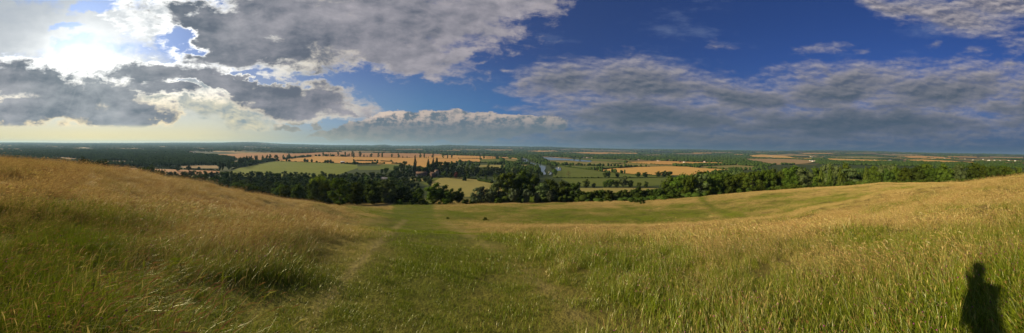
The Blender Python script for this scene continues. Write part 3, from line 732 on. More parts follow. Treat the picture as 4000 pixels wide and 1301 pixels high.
def crown(shape, seed, nleaf, ls, mat, name='crown', core=True):
    """leaf clumps through the volume of a crown of unit height and unit width; base of the tree at z=0"""
    R = np.random.default_rng(seed)
    C = []; rad = []
    if shape == 'round':
        n = 24
        for i in range(n):
            u = R.normal(size=3); u /= np.linalg.norm(u); u *= R.random() ** .4
            z = .50 + .40 * u[2]; w = .37 * (1 if z > .40 else .88)
            C.append((u[0] * w, u[1] * w, z)); rad.append(R.uniform(.10, .19))
        C.append((0, 0, .52)); rad.append(.32); C.append((.08, 0, .3)); rad.append(.24)
    elif shape == 'tall':
        n = 26
        for i in range(n):
            z = R.uniform(.12, .92); w = .36 * math.sin(PI * min(1, (z - .05) / 1.0)) ** .6; a = R.uniform(0, 2 * PI)
            q = R.random() ** .5
            C.append((math.cos(a) * w * q, math.sin(a) * w * q, z)); rad.append(R.uniform(.10, .17))
    elif shape == 'poplar':
        n = 18
        for i in range(n):
            z = .10 + .84 * (i + .5) / n; w = .20 * math.sin(PI * (z * .88 + .06)) ** .5; a = R.uniform(0, 2 * PI)
            C.append((math.cos(a) * w, math.sin(a) * w, z)); rad.append(.26 * math.sin(PI * (z * .86 + .08)) ** .6)
    elif shape == 'cone':
        n = 22
        for i in range(n):
            z = .08 + .90 * (i + .5) / n; w = .40 * (1 - z) + .02; a = i * 2.4
            C.append((math.cos(a) * w * .7, math.sin(a) * w * .7, z)); rad.append(.05 + .24 * (1 - z))
    elif shape == 'spire':
        n = 26
        for i in range(n):
            z = .10 + .88 * (i + .5) / n; w = (.34 * (1 - z) ** .7 + .03) * (.55 + .6 * (i % 3) / 2); a = i * 2.4
            C.append((math.cos(a) * w * .8, math.sin(a) * w * .8, z)); rad.append(.05 + .16 * (1 - z))
    elif shape == 'bush':
        n = 14
        for i in range(n):
            a = R.uniform(0, 2 * PI); q = R.random() ** .5
            C.append((math.cos(a) * q * .36, math.sin(a) * q * .36, R.uniform(.12, .68))); rad.append(R.uniform(.16, .30))
    elif shape == 'sparse':
        n = 20
        for i in range(n):
            u = R.normal(size=3); u /= np.linalg.norm(u)
            C.append((u[0] * .34, u[1] * .34, .58 + .33 * u[2])); rad.append(R.uniform(.06, .12))
        core = False
    C = np.array(C); rad = np.array(rad)
    zs = {'poplar': .55, 'cone': .5, 'spire': .35}.get(shape, .8)
    w = rad ** 1.6; w /= w.sum()
    k = R.choice(len(C), nleaf, p=w)
    d = R.normal(size=(nleaf, 3)); d /= np.linalg.norm(d, axis=1)[:, None]
    rr = rad[k] * (.75 + .32 * R.random(nleaf))
    P = C[k] + d * rr[:, None] * np.array([1, 1, zs if shape in ('round', 'tall', 'bush', 'sparse') else 1.0])
    P[:, 2] = np.clip(P[:, 2], .01 if shape == 'bush' else .06, 1.04)
    nrm = d + .55 * R.normal(size=(nleaf, 3)); nrm /= np.linalg.norm(nrm, axis=1)[:, None]
    t1 = np.cross(nrm, R.normal(size=(nleaf, 3))); t1 /= np.linalg.norm(t1, axis=1)[:, None]; t2 = np.cross(nrm, t1)
    s = ls * R.uniform(.6, 1.35, nleaf)[:, None]
    V = np.stack([P - t1 * s, P + t2 * s * .55 + nrm * s * .12, P + t1 * s, P - t2 * s * .55], 1).reshape(-1, 3)
    Fq = np.arange(nleaf * 4).reshape(-1, 4)
    tint = np.repeat(np.clip(R.normal(.5, .22, nleaf), 0, 1), 4)
    fs = [Fq]
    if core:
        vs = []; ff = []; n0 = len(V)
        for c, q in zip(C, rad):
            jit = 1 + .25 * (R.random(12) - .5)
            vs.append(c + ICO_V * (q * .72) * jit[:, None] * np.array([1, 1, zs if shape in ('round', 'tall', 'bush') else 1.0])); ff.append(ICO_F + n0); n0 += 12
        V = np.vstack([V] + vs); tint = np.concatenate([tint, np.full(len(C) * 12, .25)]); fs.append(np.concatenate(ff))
    zt = np.percentile(V[:, 2], 99.3); V[:, 2] *= 1.0 / zt
    if shape in ('round', 'tall', 'bush', 'sparse'):
        V[:, :2] *= .5 / np.percentile(np.hypot(V[:, 0], V[:, 1]), 97)
    V[:, 2] = np.maximum(V[:, 2], 0)
    return mesh_np(name, V, fs, mat, {'tint': tint})
def trunk_mesh(seed, limbs=5, h=.5, r=.028, name='trunk'):
    R = random.Random(seed); mb = MB()
    bend = R.uniform(-.03, .03)
    mb.tube([(0, 0, -.03), (bend * .3, 0, h * .35), (bend, .01, h * .8), (bend * 1.2, .0, h * 1.3)], [r * 1.35, r, r * .75, r * .3], 7)
    for i in range(limbs):
        a = i * 2.4 + R.random(); z = h * R.uniform(.5, 1.0); L = R.uniform(.2, .34)
        p0 = Vector((bend * .8, 0, z)); p1 = p0 + Vector((math.cos(a) * L * .5, math.sin(a) * L * .5, L * .55)); p2 = p0 + Vector((math.cos(a) * L, math.sin(a) * L, L * .95))
        mb.tube([p0, p1, p2], [r * .5, r * .33, r * .12], 5)
    me = mesh_np(name, np.concatenate(mb.v), [np.concatenate(a) for a in mb.f.values()], MBARK)
    return me
SHAPES = dict(round=(1500, .030), tall=(1500, .027), poplar=(700, .045), cone=(1100, .030), spire=(900, .026), bush=(800, .050), sparse=(420, .026))
CROWNS = {}
def get_crown(shape, tone, v):
    k = (shape, tone, v)
    if k not in CROWNS:
        n, ls = SHAPES[shape]
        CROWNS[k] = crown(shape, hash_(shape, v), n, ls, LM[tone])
    return CROWNS[k]
def hash_(s, v): return sum(ord(c) * (i + 3) for i, c in enumerate(s)) * 7 + v * 131
TRUNKS = [trunk_mesh(900 + i) for i in range(4)]
TRUNK_POP = trunk_mesh(950, 3, .35, .02)
COUNT = {}
def put_tree(name, cat, shape, tone, px, r, h, wfac=.85, label='', group=None, v=None, rnd=random, z=None, parts=True, lean=0):
    az, _ = paz(px, Y0 + 60)
    X, Y = r * math.sin(az), r * math.cos(az)
    z = g1(X, Y) if z is None else z
    COUNT[name] = COUNT.get(name, 0) + 1
    v = rnd.randrange(4) if v is None else v
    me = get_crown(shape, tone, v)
    rz = rnd.uniform(0, 2 * PI)
    if parts:
        root = bpy.data.objects.new(name, None); ROOT.objects.link(root)
        root.empty_display_size = .5
        c = bpy.data.objects.new('crown', me); ROOT.objects.link(c); c.parent = root
        t = bpy.data.objects.new('trunk', TRUNK_POP if shape in ('poplar', 'spire', 'cone') else TRUNKS[v % 4]); ROOT.objects.link(t); t.parent = root
    else:
        root = bpy.data.objects.new(name, me); ROOT.objects.link(root)
    root.location = (X, Y, z - .15); root.rotation_euler = (0, lean, rz); root.scale = (h * wfac, h * wfac * rnd.uniform(.9, 1.1), h)
    tag(root, label, cat, group)
    root['_x'] = px
    return root
def ordn(n):
    W = 'first second third fourth fifth sixth seventh eighth ninth tenth eleventh twelfth'.split()
    if n <= 12: return W[n - 1]
    return f"{n}{'th' if 10 <= n % 100 <= 20 else {1: 'st', 2: 'nd', 3: 'rd'}.get(n % 10, 'th')}"
def h_for(px, r, ytop):
    """height of a tree at distance r whose top stands at picture row ytop"""
    az, _ = paz(px, ytop); _, e = paz(px, ytop)
    return e * r - g1(r * math.sin(az), r * math.cos(az))
def r_for(px, ybase):
    return ground_pt(px, ybase)[2]

# the ridge of the near slope hides what stands low behind it on the left
RX = [0, 260, 500, 760, 1000, 1200, 1366, 1450]; RY = [600, 625, 660, 708, 752, 782, 808, 900]
# ---- the dark wood left of the mown path, in rows from the meadow back
R1 = random.Random(21)
rows = [(192, 1330, 1545), (222, 1230, 1560), (258, 1120, 1560), (300, 980, 1575), (350, 830, 1580), (410, 640, 1590), (478, 560, 1600), (560, 540, 1560)]
rowname = ['front', 'second', 'third', 'fourth', 'fifth', 'sixth', 'seventh', 'rearmost']
TONEW = {'dark': 'dark', 'mid': 'green', 'pale': 'pale green', 'silver': 'silvery', 'lime': 'bright lime', 'conifer': 'blackish', 'larch': 'yellowish green', 'copper': 'copper red', 'brown': 'withered brown'}
def size_word(h, w):
    a = 'tall' if h > 17.5 else ('low' if h < 12.5 else 'medium')
    return a + (' spreading' if w > .98 else (' slim' if w < .78 else ' rounded'))
for k, (r0, xa, xb) in enumerate(rows):
    x = xa; L = []
    while x < xb:
        r = r0 * R1.uniform(.955, 1.05)
        h = R1.uniform(14.5, 19.5) if k < 6 else R1.uniform(13.5, 17)
        if k == 0: h *= R1.uniform(.85, 1.12)
        if k == 7: h = min(h, max(9, h_for(x, r, np.interp(x, [540, 640, 800, 960, 1150, 1180, 1290, 1320, 1400, 1460, 1560], [672, 666, 664, 667, 663, 648, 652, 662, 652, 640, 646]) + R1.uniform(0, 5))))
        wf = R1.choice([.74, .85, .92, 1.0, 1.05])
        px0 = x
        top = topx(0, r, g1(r * math.sin((x - 2000) / F), r * math.cos((x - 2000) / F)) + h)[1] + (x - 2000) * 0
        az, _ = paz(x, 650); zt = g1(r * math.sin(az), r * math.cos(az)) + h
        top = float(topx(r * math.sin(az), r * math.cos(az), zt)[1])
        if top < np.interp(x, RX, RY) - 4:
            tone = R1.choice(['dark', 'dark', 'dark', 'mid', 'dark', 'mid', 'pale', 'dark'] if k < 5 else ['dark', 'dark', 'dark', 'mid'])
            shp = R1.choice(['round', 'round', 'round', 'tall'])
            o = put_tree('oak_tree', 'oak tree', shp, tone, x, r, h, wf, rnd=R1, group='trees of the dark wood left of the mown path')
            L.append((x, o, f"{size_word(h, wf)} {TONEW[tone]}"))
        x += wf * h * R1.uniform(.62, .86) * F / r
    L.sort(key=lambda t: t[0])
    for i, (x, o, sw) in enumerate(L):
        o['label'] = f"{sw} tree, {ordn(i + 1)} from left in the {rowname[k]} row of the dark wood"
put_tree('lime_tree', 'lime tree', 'round', 'lime', 1262, 218, h_for(1262, 218, 690), .95, 'bright yellow-green tree glowing at the front of the dark wood', v=1)
put_tree('lime_tree', 'lime tree', 'round', 'mid', 937, 300, h_for(937, 300, 712), .9, 'rounded grey-green tree low at the ridge, in front of the dark wood', v=2)
# ---- clump at the meadow's foot, centre
L = []
for x, yt, tone, shp, wf in [(1560, 738, 'dark', 'round', .9), (1600, 745, 'dark', 'round', .9), (1640, 735, 'mid', 'round', .9), (1700, 716, 'mid', 'round', 1.0), (1735, 724, 'mid', 'round', .95), (1762, 738, 'dark', 'round', .9), (1795, 736, 'dark', 'round', .85)]:
    r = 192 + random.uniform(0, 14); o = put_tree('sycamore_tree', 'sycamore', shp, tone, x, r, h_for(x, r, yt), wf, group='trees in the clump right of the mown path'); L.append((x, o, TONEW[tone]))
for i, (x, o, tw) in enumerate(L): o['label'] = f"{tw} tree, {ordn(i + 1)} from the left in the small clump right of the mown path"
L = []
for x, yt, tone, shp, wf, r in [(1862, 732, 'silver', 'tall', .8, 190), (1888, 728, 'silver', 'tall', .75, 196), (1918, 738, 'silver', 'round', .8, 188), (1948, 690, 'pale', 'tall', .8, 205), (1985, 676, 'mid', 'tall', .85, 212), (2010, 735, 'silver', 'round', .8, 186), (2040, 668, 'mid', 'tall', .9, 216),
                              (2062, 738, 'silver', 'tall', .7, 186), (2085, 690, 'dark', 'tall', .9, 210), (2118, 715, 'pale', 'tall', .8, 196), (2140, 700, 'dark', 'tall', .85, 212), (2172, 702, 'dark', 'tall', .9, 205), (2205, 708, 'dark', 'round', .95, 200), (2240, 716, 'dark', 'tall', .9, 198), (2150, 745, 'silver', 'round', .8, 186), (2100, 750, 'silver', 'round', .7, 186), (2275, 745, 'dark', 'round', .8, 196)]:
    o = put_tree('willow_tree', 'willow tree', shp, tone, x, r, h_for(x, r, yt), wf, group='tall willows at the meadow edge'); L.append((x, o, TONEW[tone], 'lower front' if yt > 722 else 'tall'))
L.sort(key=lambda t: t[0])
for i, (x, o, tw, s_) in enumerate(L): o['label'] = f"{s_} {tw} willow, {ordn(i + 1)} from the left in the big willow clump mid-picture"
# ---- hedge trees along the meadow's far edge
L = []; x = 2300
while x < 2760:
    r = np.interp(x, [2300, 2700, 2760], [192, 205, 212]) * random.uniform(1.0, 1.07)
    yt = np.interp(x, [2300, 2330, 2400, 2500, 2620, 2700, 2760], [752, 745, 744, 738, 736, 742, 735]) + random.uniform(-9, 9)
    tone = random.choice(['dark', 'dark', 'mid']); wf = random.uniform(.9, 1.2)
    h = h_for(x, r, yt)
    o = put_tree('hawthorn_tree', 'hawthorn', 'round', tone, x, r, h, wf, group='hedge trees along the far edge of the meadow'); L.append((x, o, TONEW[tone]))
    x += random.uniform(20, 29)
for i, (x, o, tw) in enumerate(L): o['label'] = f"{tw} hedge tree, {ordn(i + 1)} from the left along the meadow edge right of the willows"
# ---- tree row between straw strip and pasture
L = []
for x, yt, tone, wf in [(2170, 712, 'mid', .9), (2262, 710, 'dark', .8), (2292, 700, 'mid', .9), (2322, 715, 'pale', 1.0), (2365, 708, 'mid', .95), (2385, 700, 'mid', 1.0), (2412, 703, 'mid', .9), (2436, 688, 'pale', .85), (2466, 704, 'dark', .9), (2498, 712, 'mid', 1.0), (2524, 708, 'mid', .8)]:
    r = r_for(x, 734); o = put_tree('ash_tree', 'ash tree', 'round', tone, x, r, h_for(x, r, yt), wf, group='trees in the row behind the straw strip'); L.append((x, o, TONEW[tone]))
for i, (x, o, tw) in enumerate(L): o['label'] = f"{tw} tree, {ordn(i + 1)} from the left in the row between straw strip and pasture"
for x, yb, yt, tone, wf, lab in [(2366, 694, 666, 'dark', 1.0, 'dark rounded tree on the hedge line below the wheat, left of its twin'), (2378, 694, 665, 'pale', .7, 'grey-green slim tree on the hedge line, right of its dark twin'), (2413, 693, 674, 'dark', 1.0, 'small dark round tree alone on the hedge line below the wheat'),
                                 (2495, 693, 672, 'dark', 1.3, 'left half of the wide flat-topped tree pair before the wheat'), (2522, 693, 672, 'dark', 1.3, 'right half of the wide flat-topped tree pair before the wheat'),
                                 (2572, 691, 669, 'dark', 1.3, 'left tree of the second flat-topped group below the wheat'), (2596, 691, 667, 'dark', 1.2, 'middle tree of the second flat-topped group below the wheat'), (2614, 691, 669, 'dark', 1.2, 'right tree of the second flat-topped group below the wheat'),
                                 (2878, 664, 652, 'dark', 1.0, 'small dark tree standing above the right wood at the pasture corner'), (2444, 655, 644, 'dark', .9, 'small tree at the left tip of the upper wheat hedge'), (2265, 625, 616, 'mid', 1.4, 'round tree beside the lake'), (2243, 623, 616, 'dark', 1.3, 'low dark tree at the left of the round lakeside tree')]:
    r = r_for(x, yb); put_tree('field_tree', 'field tree', 'round', tone, x, r, h_for(x, r, yt), wf, lab, 'trees standing in the fields')
# withered tree in the pasture
r = r_for(2222, 694); hh = h_for(2222, r, 667)
o = put_tree('withered_tree', 'withered tree', 'sparse', 'brown', 2222, r, hh, .85, 'thin brown withered tree alone in the green pasture by the river', v=0)
# ---- parkland around the manor
R2 = random.Random(5)
L = []
park = [(1478, 674, 'mid'), (1492, 660, 'dark'), (1508, 655, 'mid'), (1530, 668, 'dark'), (1548, 648, 'dark'), (1566, 640, 'dark'), (1580, 630, 'dark'), (1596, 642, 'dark'), (1604, 660, 'dark'), (1636, 648, 'dark'), (1660, 652, 'mid'),
        (1684, 640, 'mid'), (1700, 634, 'dark'), (1722, 622, 'dark'), (1738, 622, 'dark'), (1748, 634, 'dark'), (1762, 624, 'dark'), (1778, 640, 'mid'), (1792, 648, 'dark'), (1806, 640, 'dark'), (1822, 642, 'mid'), (1842, 640, 'mid'), (1858, 650, 'dark'),
        (1872, 655, 'mid'), (1890, 652, 'mid'), (1905, 640, 'dark'), (1924, 650, 'dark'), (1940, 652, 'mid'), (1962, 655, 'dark'), (1985, 660, 'mid'), (2004, 652, 'pale'), (2026, 650, 'mid'), (2050, 656, 'mid'), (2072, 650, 'mid'), (2096, 656, 'dark'),
        (1735, 668, 'mid'), (1760, 672, 'dark'), (1796, 675, 'mid'), (1830, 678, 'mid'), (1870, 678, 'dark'), (1900, 684, 'mid'), (1935, 676, 'mid'), (1968, 680, 'mid'), (2000, 672, 'dark'), (2032, 676, 'mid'), (2062, 668, 'dark'), (2092, 676, 'mid'),
        (1560, 668, 'dark'), (1588, 678, 'dark'), (1662, 678, 'mid'), (1704, 676, 'dark'), (1530, 690, 'mid'), (1578, 694, 'dark'), (1640, 705, 'mid'), (1680, 700, 'dark'), (1610, 712, 'dark'), (1548, 705, 'dark'), (1500, 700, 'dark')]
for x, yt, tone in park:
    r = R2.uniform(700, 760) if yt < 664 else (R2.uniform(600, 660) if yt < 686 else R2.uniform(480, 560))
    h = min(max(h_for(x, r, yt), 8), 34)
    if x in range(1600, 1700) and yt > 660 and yt < 700: r = 560; h = h_for(x, r, max(yt, 688))
    o = put_tree('park_tree', 'park tree', 'tall' if h > 22 else 'round', tone, x, r, h, R2.uniform(.75, .95) * (.72 if h > 24 else 1.1), rnd=R2, group='trees in the park around the manor'); L.append((x, o, TONEW[tone], 'tall' if h > 20 else 'low'))
L.sort(key=lambda t: t[0])
for i, (x, o, tw, s_) in enumerate(L): o['label'] = f"{s_} {tw} tree, {ordn(i + 1)} from the left around the manor and its park"
for x, yt, r, lab in [(1621, 607, 715, 'very tall blackish spire-shaped conifer beside the manor'), (1673, 622, 730, 'broad dark conifer just right of the tall spire'), (1692, 620, 740, 'pointed dark conifer behind the manor roof'), (1706, 617, 735, 'dark pointed conifer, rightmost of the group behind the manor')]:
    put_tree('conifer_tree', 'conifer', 'spire' if x < 1650 else 'cone', 'conifer', x, r, h_for(x, r, yt), .34 if x < 1650 else .5, lab)
put_tree('copper_beech', 'copper beech', 'round', 'copper', 1783, 640, h_for(1783, 640, 672), .8, 'small copper red tree among the green park trees')
r = r_for(1816, 706); put_tree('cedar_tree', 'cedar', 'cone', 'conifer', 1816, r, h_for(1816, r, 680), .8, 'small dark conifer standing alone on the manor meadow')
# river-side trees
R3 = random.Random(9); L = []
for (xa, ya), (xb, yb), n in [((2066, 640), (2120, 690), 8), ((2095, 634), (2155, 650), 7), ((2150, 650), (2172, 690), 7), ((2000, 640), (2060, 628), 7), ((2070, 632), (2110, 628), 5)]:
    for i in range(n):
        t = (i + R3.random() * .5) / n; x = xa + (xb - xa) * t; y = ya + (yb - ya) * t
        r = r_for(x, y); h = R3.uniform(9, 14); tone = R3.choice(['mid', 'mid', 'dark', 'pale'])
        o = put_tree('riverside_tree', 'riverside tree', 'round', tone, x, r, h, R3.uniform(1.0, 1.35), rnd=R3, group='trees along the river banks', parts=False); L.append((x, o, TONEW[tone]))
L.sort(key=lambda t: t[0])
for i, (x, o, tw) in enumerate(L): o['label'] = f"{tw} tree on the river bank, {ordn(i + 1)} from the left along the river"
# ---- poplars
R4 = random.Random(3)
c3 = [(10, 395, 110, 0), (115, 375, 90, 1), (170, 370, 95, 1), (235, 365, 100, 1), (315, 350, 75, 1), (350, 350, 75, 1), (442, 340, 70, 0), (515, 330, 55, 1), (547, 325, 75, 1), (1095, 292, 62, 1), (1125, 292, 32, 1), (1155, 292, 36, 1), (1188, 292, 36, 1), (1217, 292, 42, 1),
      (1288, 292, 28, 0), (1342, 293, 66, 1), (1457, 298, 76, 0), (1500, 300, 40, 1), (1520, 298, 50, 1), (1575, 300, 85, 1), (1600, 322, 82, 0), (1700, 305, 85, 1), (1766, 308, 42, 1), (1817, 308, 30, 0), (1868, 310, 46, 1), (1888, 310, 60, 1), (2000, 315, 70, 1), (2063, 316, 80, 0),
      (2222, 318, 60, 1), (2335, 320, 70, 1), (2400, 322, 40, 0), (2470, 322, 35, 0)]
pops = [(1000 + .2387 * a, 540 + .2387 * b, .2387 * c, d) for a, b, c, d in c3]
c4 = [(393, 215, 45, 1), (437, 215, 47, 0), (458, 215, 15, 1), (483, 215, 15, 1), (530, 216, 45, 1), (643, 217, 40, 1), (692, 220, 42, 0), (737, 220, 40, 1), (1047, 225, 30, 1), (1090, 225, 40, 1), (1183, 222, 15, 1), (1222, 225, 27, 1)]
pops += [(1500 + .358 * a, 540 + .358 * b, .358 * c, d) for a, b, c, d in c4]
def put_pop(x, yb, hpx, ov, lab, grp):
    r = r_for(x, yb); h = hpx * r / F
    if ov: return put_tree('poplar_tree', 'poplar', 'tall', 'mid' if R4.random() < .5 else 'dark', x, r, h * 1.05, .62, lab, grp, rnd=R4, parts=hpx > 14)
    return put_tree('poplar_tree', 'poplar', 'poplar', 'dark', x, r, h * 1.05, .42, lab, grp, rnd=R4, parts=hpx > 14)
pops.sort()
pa = [p for p in pops if p[0] < 1140]; pb = [p for p in pops if p[0] >= 1140]
for i, p in enumerate(pa): put_pop(*p, f"{'oval' if p[3] else 'narrow'} poplar, {ordn(i + 1)} from the left at the top of the green field", 'poplars above the green field')
for i, p in enumerate(pb): put_pop(*p, f"{'oval' if p[3] else 'narrow upright'} {'tall' if p[2] > 15 else 'small'} poplar, {ordn(i + 1)} from the left across the ripe wheat", 'poplars spread across the wheat fields')
c2 = [(1505, 530, 150, 0), (1550, 525, 120, 0), (1640, 515, 160, 0), (1668, 505, 90, 0), (1690, 490, 70, 1), (1740, 485, 60, 1), (1820, 475, 150, 0), (1850, 462, 150, 0), (1882, 452, 142, 0), (1915, 440, 132, 0), (1948, 425, 132, 0), (1983, 412, 118, 0), (2015, 402, 112, 0), (2042, 385, 60, 1), (2083, 396, 112, 0), (2106, 382, 98, 0)]
for i, (a, b, c, d) in enumerate(c2): put_pop(500 + .2387 * a, 540 + .2387 * b, .2387 * c, d, f"dark {'low' if d else 'tall narrow'} poplar, {ordn(i + 1)} from the left in the avenue left of the green field", 'poplar avenue left of the green field')
# trees showing over the left ridge
for x, yt, r, shp, tone, wf, lab in [(330, 622, 380, 'round', 'dark', 1.1, 'dark round tree, leftmost of those rising over the straw ridge'), (372, 626, 385, 'round', 'dark', 1.1, 'dark round tree rising over the straw ridge, second from the left'), (432, 652, 360, 'round', 'dark', 1.2, 'low dark tree peeping over the ridge, third from the left'), (495, 655, 360, 'round', 'dark', 1.1, 'dark tree at the ridge before the reddish strip, fourth from the left'),
                                     (552, 650, 350, 'sparse', 'dark', .9, 'open-branched tree with gaps standing before the reddish strip'), (556, 654, 352, 'round', 'dark', .7, 'dark low tree right behind the open-branched tree'), (592, 646, 340, 'poplar', 'dark', .34, 'single narrow dark poplar rising over the straw ridge'), (608, 662, 345, 'round', 'dark', .8, 'small dark tree just right of the single narrow poplar'),
                                     (738, 646, 720, 'round', 'dark', 1.1, 'small round dark tree on the hedge at the pale stubble strip'), (697, 648, 700, 'round', 'dark', 1.1, 'dark hedge tree left of the pale stubble strip')]:
    put_tree('ridge_tree', 'ridge tree', shp, tone, x, r, h_for(x, r, yt), wf, lab, 'trees seen over the straw ridge')
# ---- the green wood on the right
R5 = random.Random(31)
tops = ([2640, 2700, 2760, 2850, 3000, 3150, 3300, 3500, 3700, 3900, 4010], [690, 680, 668, 668, 654, 642, 636, 636, 632, 638, 646])
basey = ([2640, 2760, 3000, 3260, 3500, 3740, 4010], [770, 762, 746, 733, 718, 714, 700])
for k, (rf, xa, xb) in enumerate([(1.0, 2690, 4040), (1.13, 2650, 4040), (1.29, 2620, 4040), (1.5, 2640, 3500)]):
    x = xa; L = []
    while x < xb:
        r = np.interp(x, [2640, 2760, 3000, 3260, 3500, 4000], [214, 218, 232, 244, 256, 262]) * rf * R5.uniform(.98, 1.04)
        yt = np.interp(x, *tops) + (12, 5, 2, 0)[k] + R5.uniform(-6, 12)
        h = min(max(h_for(x, r, yt), 9), 30)
        con = k == 0 and (3190 < x < 3290 or 3340 < x < 3390) or R5.random() < .05
        shp = 'cone' if con else R5.choice(['round', 'round', 'round', 'tall'])
        tone = 'larch' if con else R5.choice(['mid', 'mid', 'dark', 'mid', 'pale'])
        wf = .42 if con else R5.choice([.72, .85, .95, 1.05])
        o = put_tree('beech_tree' if not con else 'larch_tree', 'beech tree' if not con else 'larch', shp, tone, x, r, h, wf, rnd=R5, group='trees of the green wood on the right')
        L.append((x, o, ('cone-shaped ' if con else '') + TONEW[tone]))
        x += max(wf, .5) * h * R5.uniform(.62, .82) * F / r
    L.sort(key=lambda t: t[0])
    for i, (x, o, sw) in enumerate(L): o['label'] = f"{sw} tree, {ordn(i + 1)} from the left in the {rowname[k]} row of the right-hand wood"
# shrubs at its foot and along the meadow edge
L = []; x = 2720
while x < 4040:
    r = np.interp(x, [2640, 2760, 3000, 3260, 3500, 4000], [206, 209, 222, 234, 245, 250]) * R5.uniform(.975, 1.01)
    h = R5.uniform(3.2, 6.2) if x > 2950 else R5.uniform(2.5, 4.5)
    tone = R5.choice(['mid', 'mid', 'dark', 'larch'])
    o = put_tree('bush', 'bush', 'bush', tone, x, r, h, R5.uniform(1.3, 1.8), rnd=R5, group='bushes at the foot of the right-hand wood', parts=False); L.append((x, o, TONEW[tone]))
    x += h * R5.uniform(.8, 1.4) * F / r * (1 if x > 2950 else 1.7)
for i, (x, o, tw) in enumerate(L): o['label'] = f"{tw} bush, {ordn(i + 1)} from the left at the foot of the right-hand wood"
L = []
for x, r, h in [(2205, 186, 2.6), (2350, 182, 2.6), (2385, 184, 2.0), (2470, 176, 2.6), (2485, 175, 2.2), (2500, 175, 2.8), (2518, 176, 2.0), (2553, 187, 3.4), (2595, 184, 3.8), (2625, 188, 5.0), (2655, 190, 4.4), (2690, 192, 4.0), (2505, 166, 1.2), (2518, 167, 1.3), (1565, 186, 3.5), (1610, 187, 3.2), (1650, 186, 4.2), (1700, 187, 3.4), (1745, 187, 3.8), (1670, 184, 2.2), (1720, 184, 2.0), (1820, 188, 3.4), (1845, 190, 3.0), (1950, 184, 4.0), (2030, 184, 3.6), (2200, 190, 4.2), (2260, 190, 3.2)]:
    tone = random.choice(['dark', 'mid', 'dark']); o = put_tree('bush', 'bush', 'bush', tone, x, r, h, 1.5, group='bushes along the far edge of the meadow', parts=False); L.append((x, o, TONEW[tone]))
L.sort(key=lambda t: t[0])
for i, (x, o, tw) in enumerate(L): o['label'] = f"{tw} bush, {ordn(i + 1)} from the left along the far edge of the meadow"
for x, y, h, lab in [(1752, 856, .8, 'tiny dark shrub in the meadow hollow, left of the other'), (1902, 862, 1.3, 'small dark thistle shrub alone in the meadow hollow')]:
    az, e = paz(x, y); rr = np.linspace(30, 170, 600); zz = gz(rr * math.sin(az), rr * math.cos(az)); k = np.nonzero(zz >= e * rr)[0]; r = rr[k[0]] if len(k) else 90
    put_tree('shrub', 'shrub', 'bush', 'dark', x, r, h, 1.7, lab, parts=False)
# park and field hedges
def lump_mesh(name, P, S, H, mat, sub=0, seed=1):
    """bushy lumps standing at P (n x 3) with half widths S and heights H, one mesh"""
    R = np.random.default_rng(seed); BV, BF = (ICO1_V, ICO1_F) if sub else (ICO_V, ICO_F)
    n = len(P); m = len(BV)
    ang = R.uniform(0, 2 * PI, n); ca, sa_ = np.cos(ang), np.sin(ang)
    V = np.repeat(BV[None], n, 0) * (1 + .38 * (R.random((n, m, 1)) - .5))
    X = V[:, :, 0] * ca[:, None] - V[:, :, 1] * sa_[:, None]; Y = V[:, :, 0] * sa_[:, None] + V[:, :, 1] * ca[:, None]
    V = np.stack([X * S[:, None], Y * S[:, None], (V[:, :, 2] * .5 + .42) * H[:, None]], -1) + P[:, None]
    Fc = (BF[None] + (np.arange(n) * m)[:, None, None]).reshape(-1, 3)
    return mesh_np(name, V.reshape(-1, 3), Fc, mat, {'tint': np.repeat(R.random(n), m)})
def hedge(pts, h, label, w=1.6, gap=0.0, tone='dark', seed=1):
    R = np.random.default_rng(seed); P = []; r_ = []
    for (x0, y0), (x1, y1) in zip(pts[:-1], pts[1:]):
        a = np.array(ground_pt(x0, y0)[:2]); b = np.array(ground_pt(x1, y1)[:2]); d = np.linalg.norm(b - a); n = max(9, int(d / (w * (.8 if abs(x1 - x0) > 48 or d > 260 else .5))))
        n = min(n, 1100)
        for i in range(n):
            if fbm(i * w / 30.0 + seed * 7.7, seed * 3.1, 2) < gap: continue
            P.append(a + (b - a) * (i + R.random()) / n + R.normal(size=2) * w * .2)
    if len(P) < 2: return
    P = np.array(P); z = gz(P[:, 0], P[:, 1]); sc = R.uniform(.6, 1.35, len(P)) * (1 + .9 * (R.random(len(P)) > .93))
    me = lump_mesh('hedgerow', np.column_stack([P, z]), w * sc * .95, h * sc, LM[tone], 0, seed)
    tag(link('hedgerow', me), label, 'hedge', 'hedgerows between the fields')
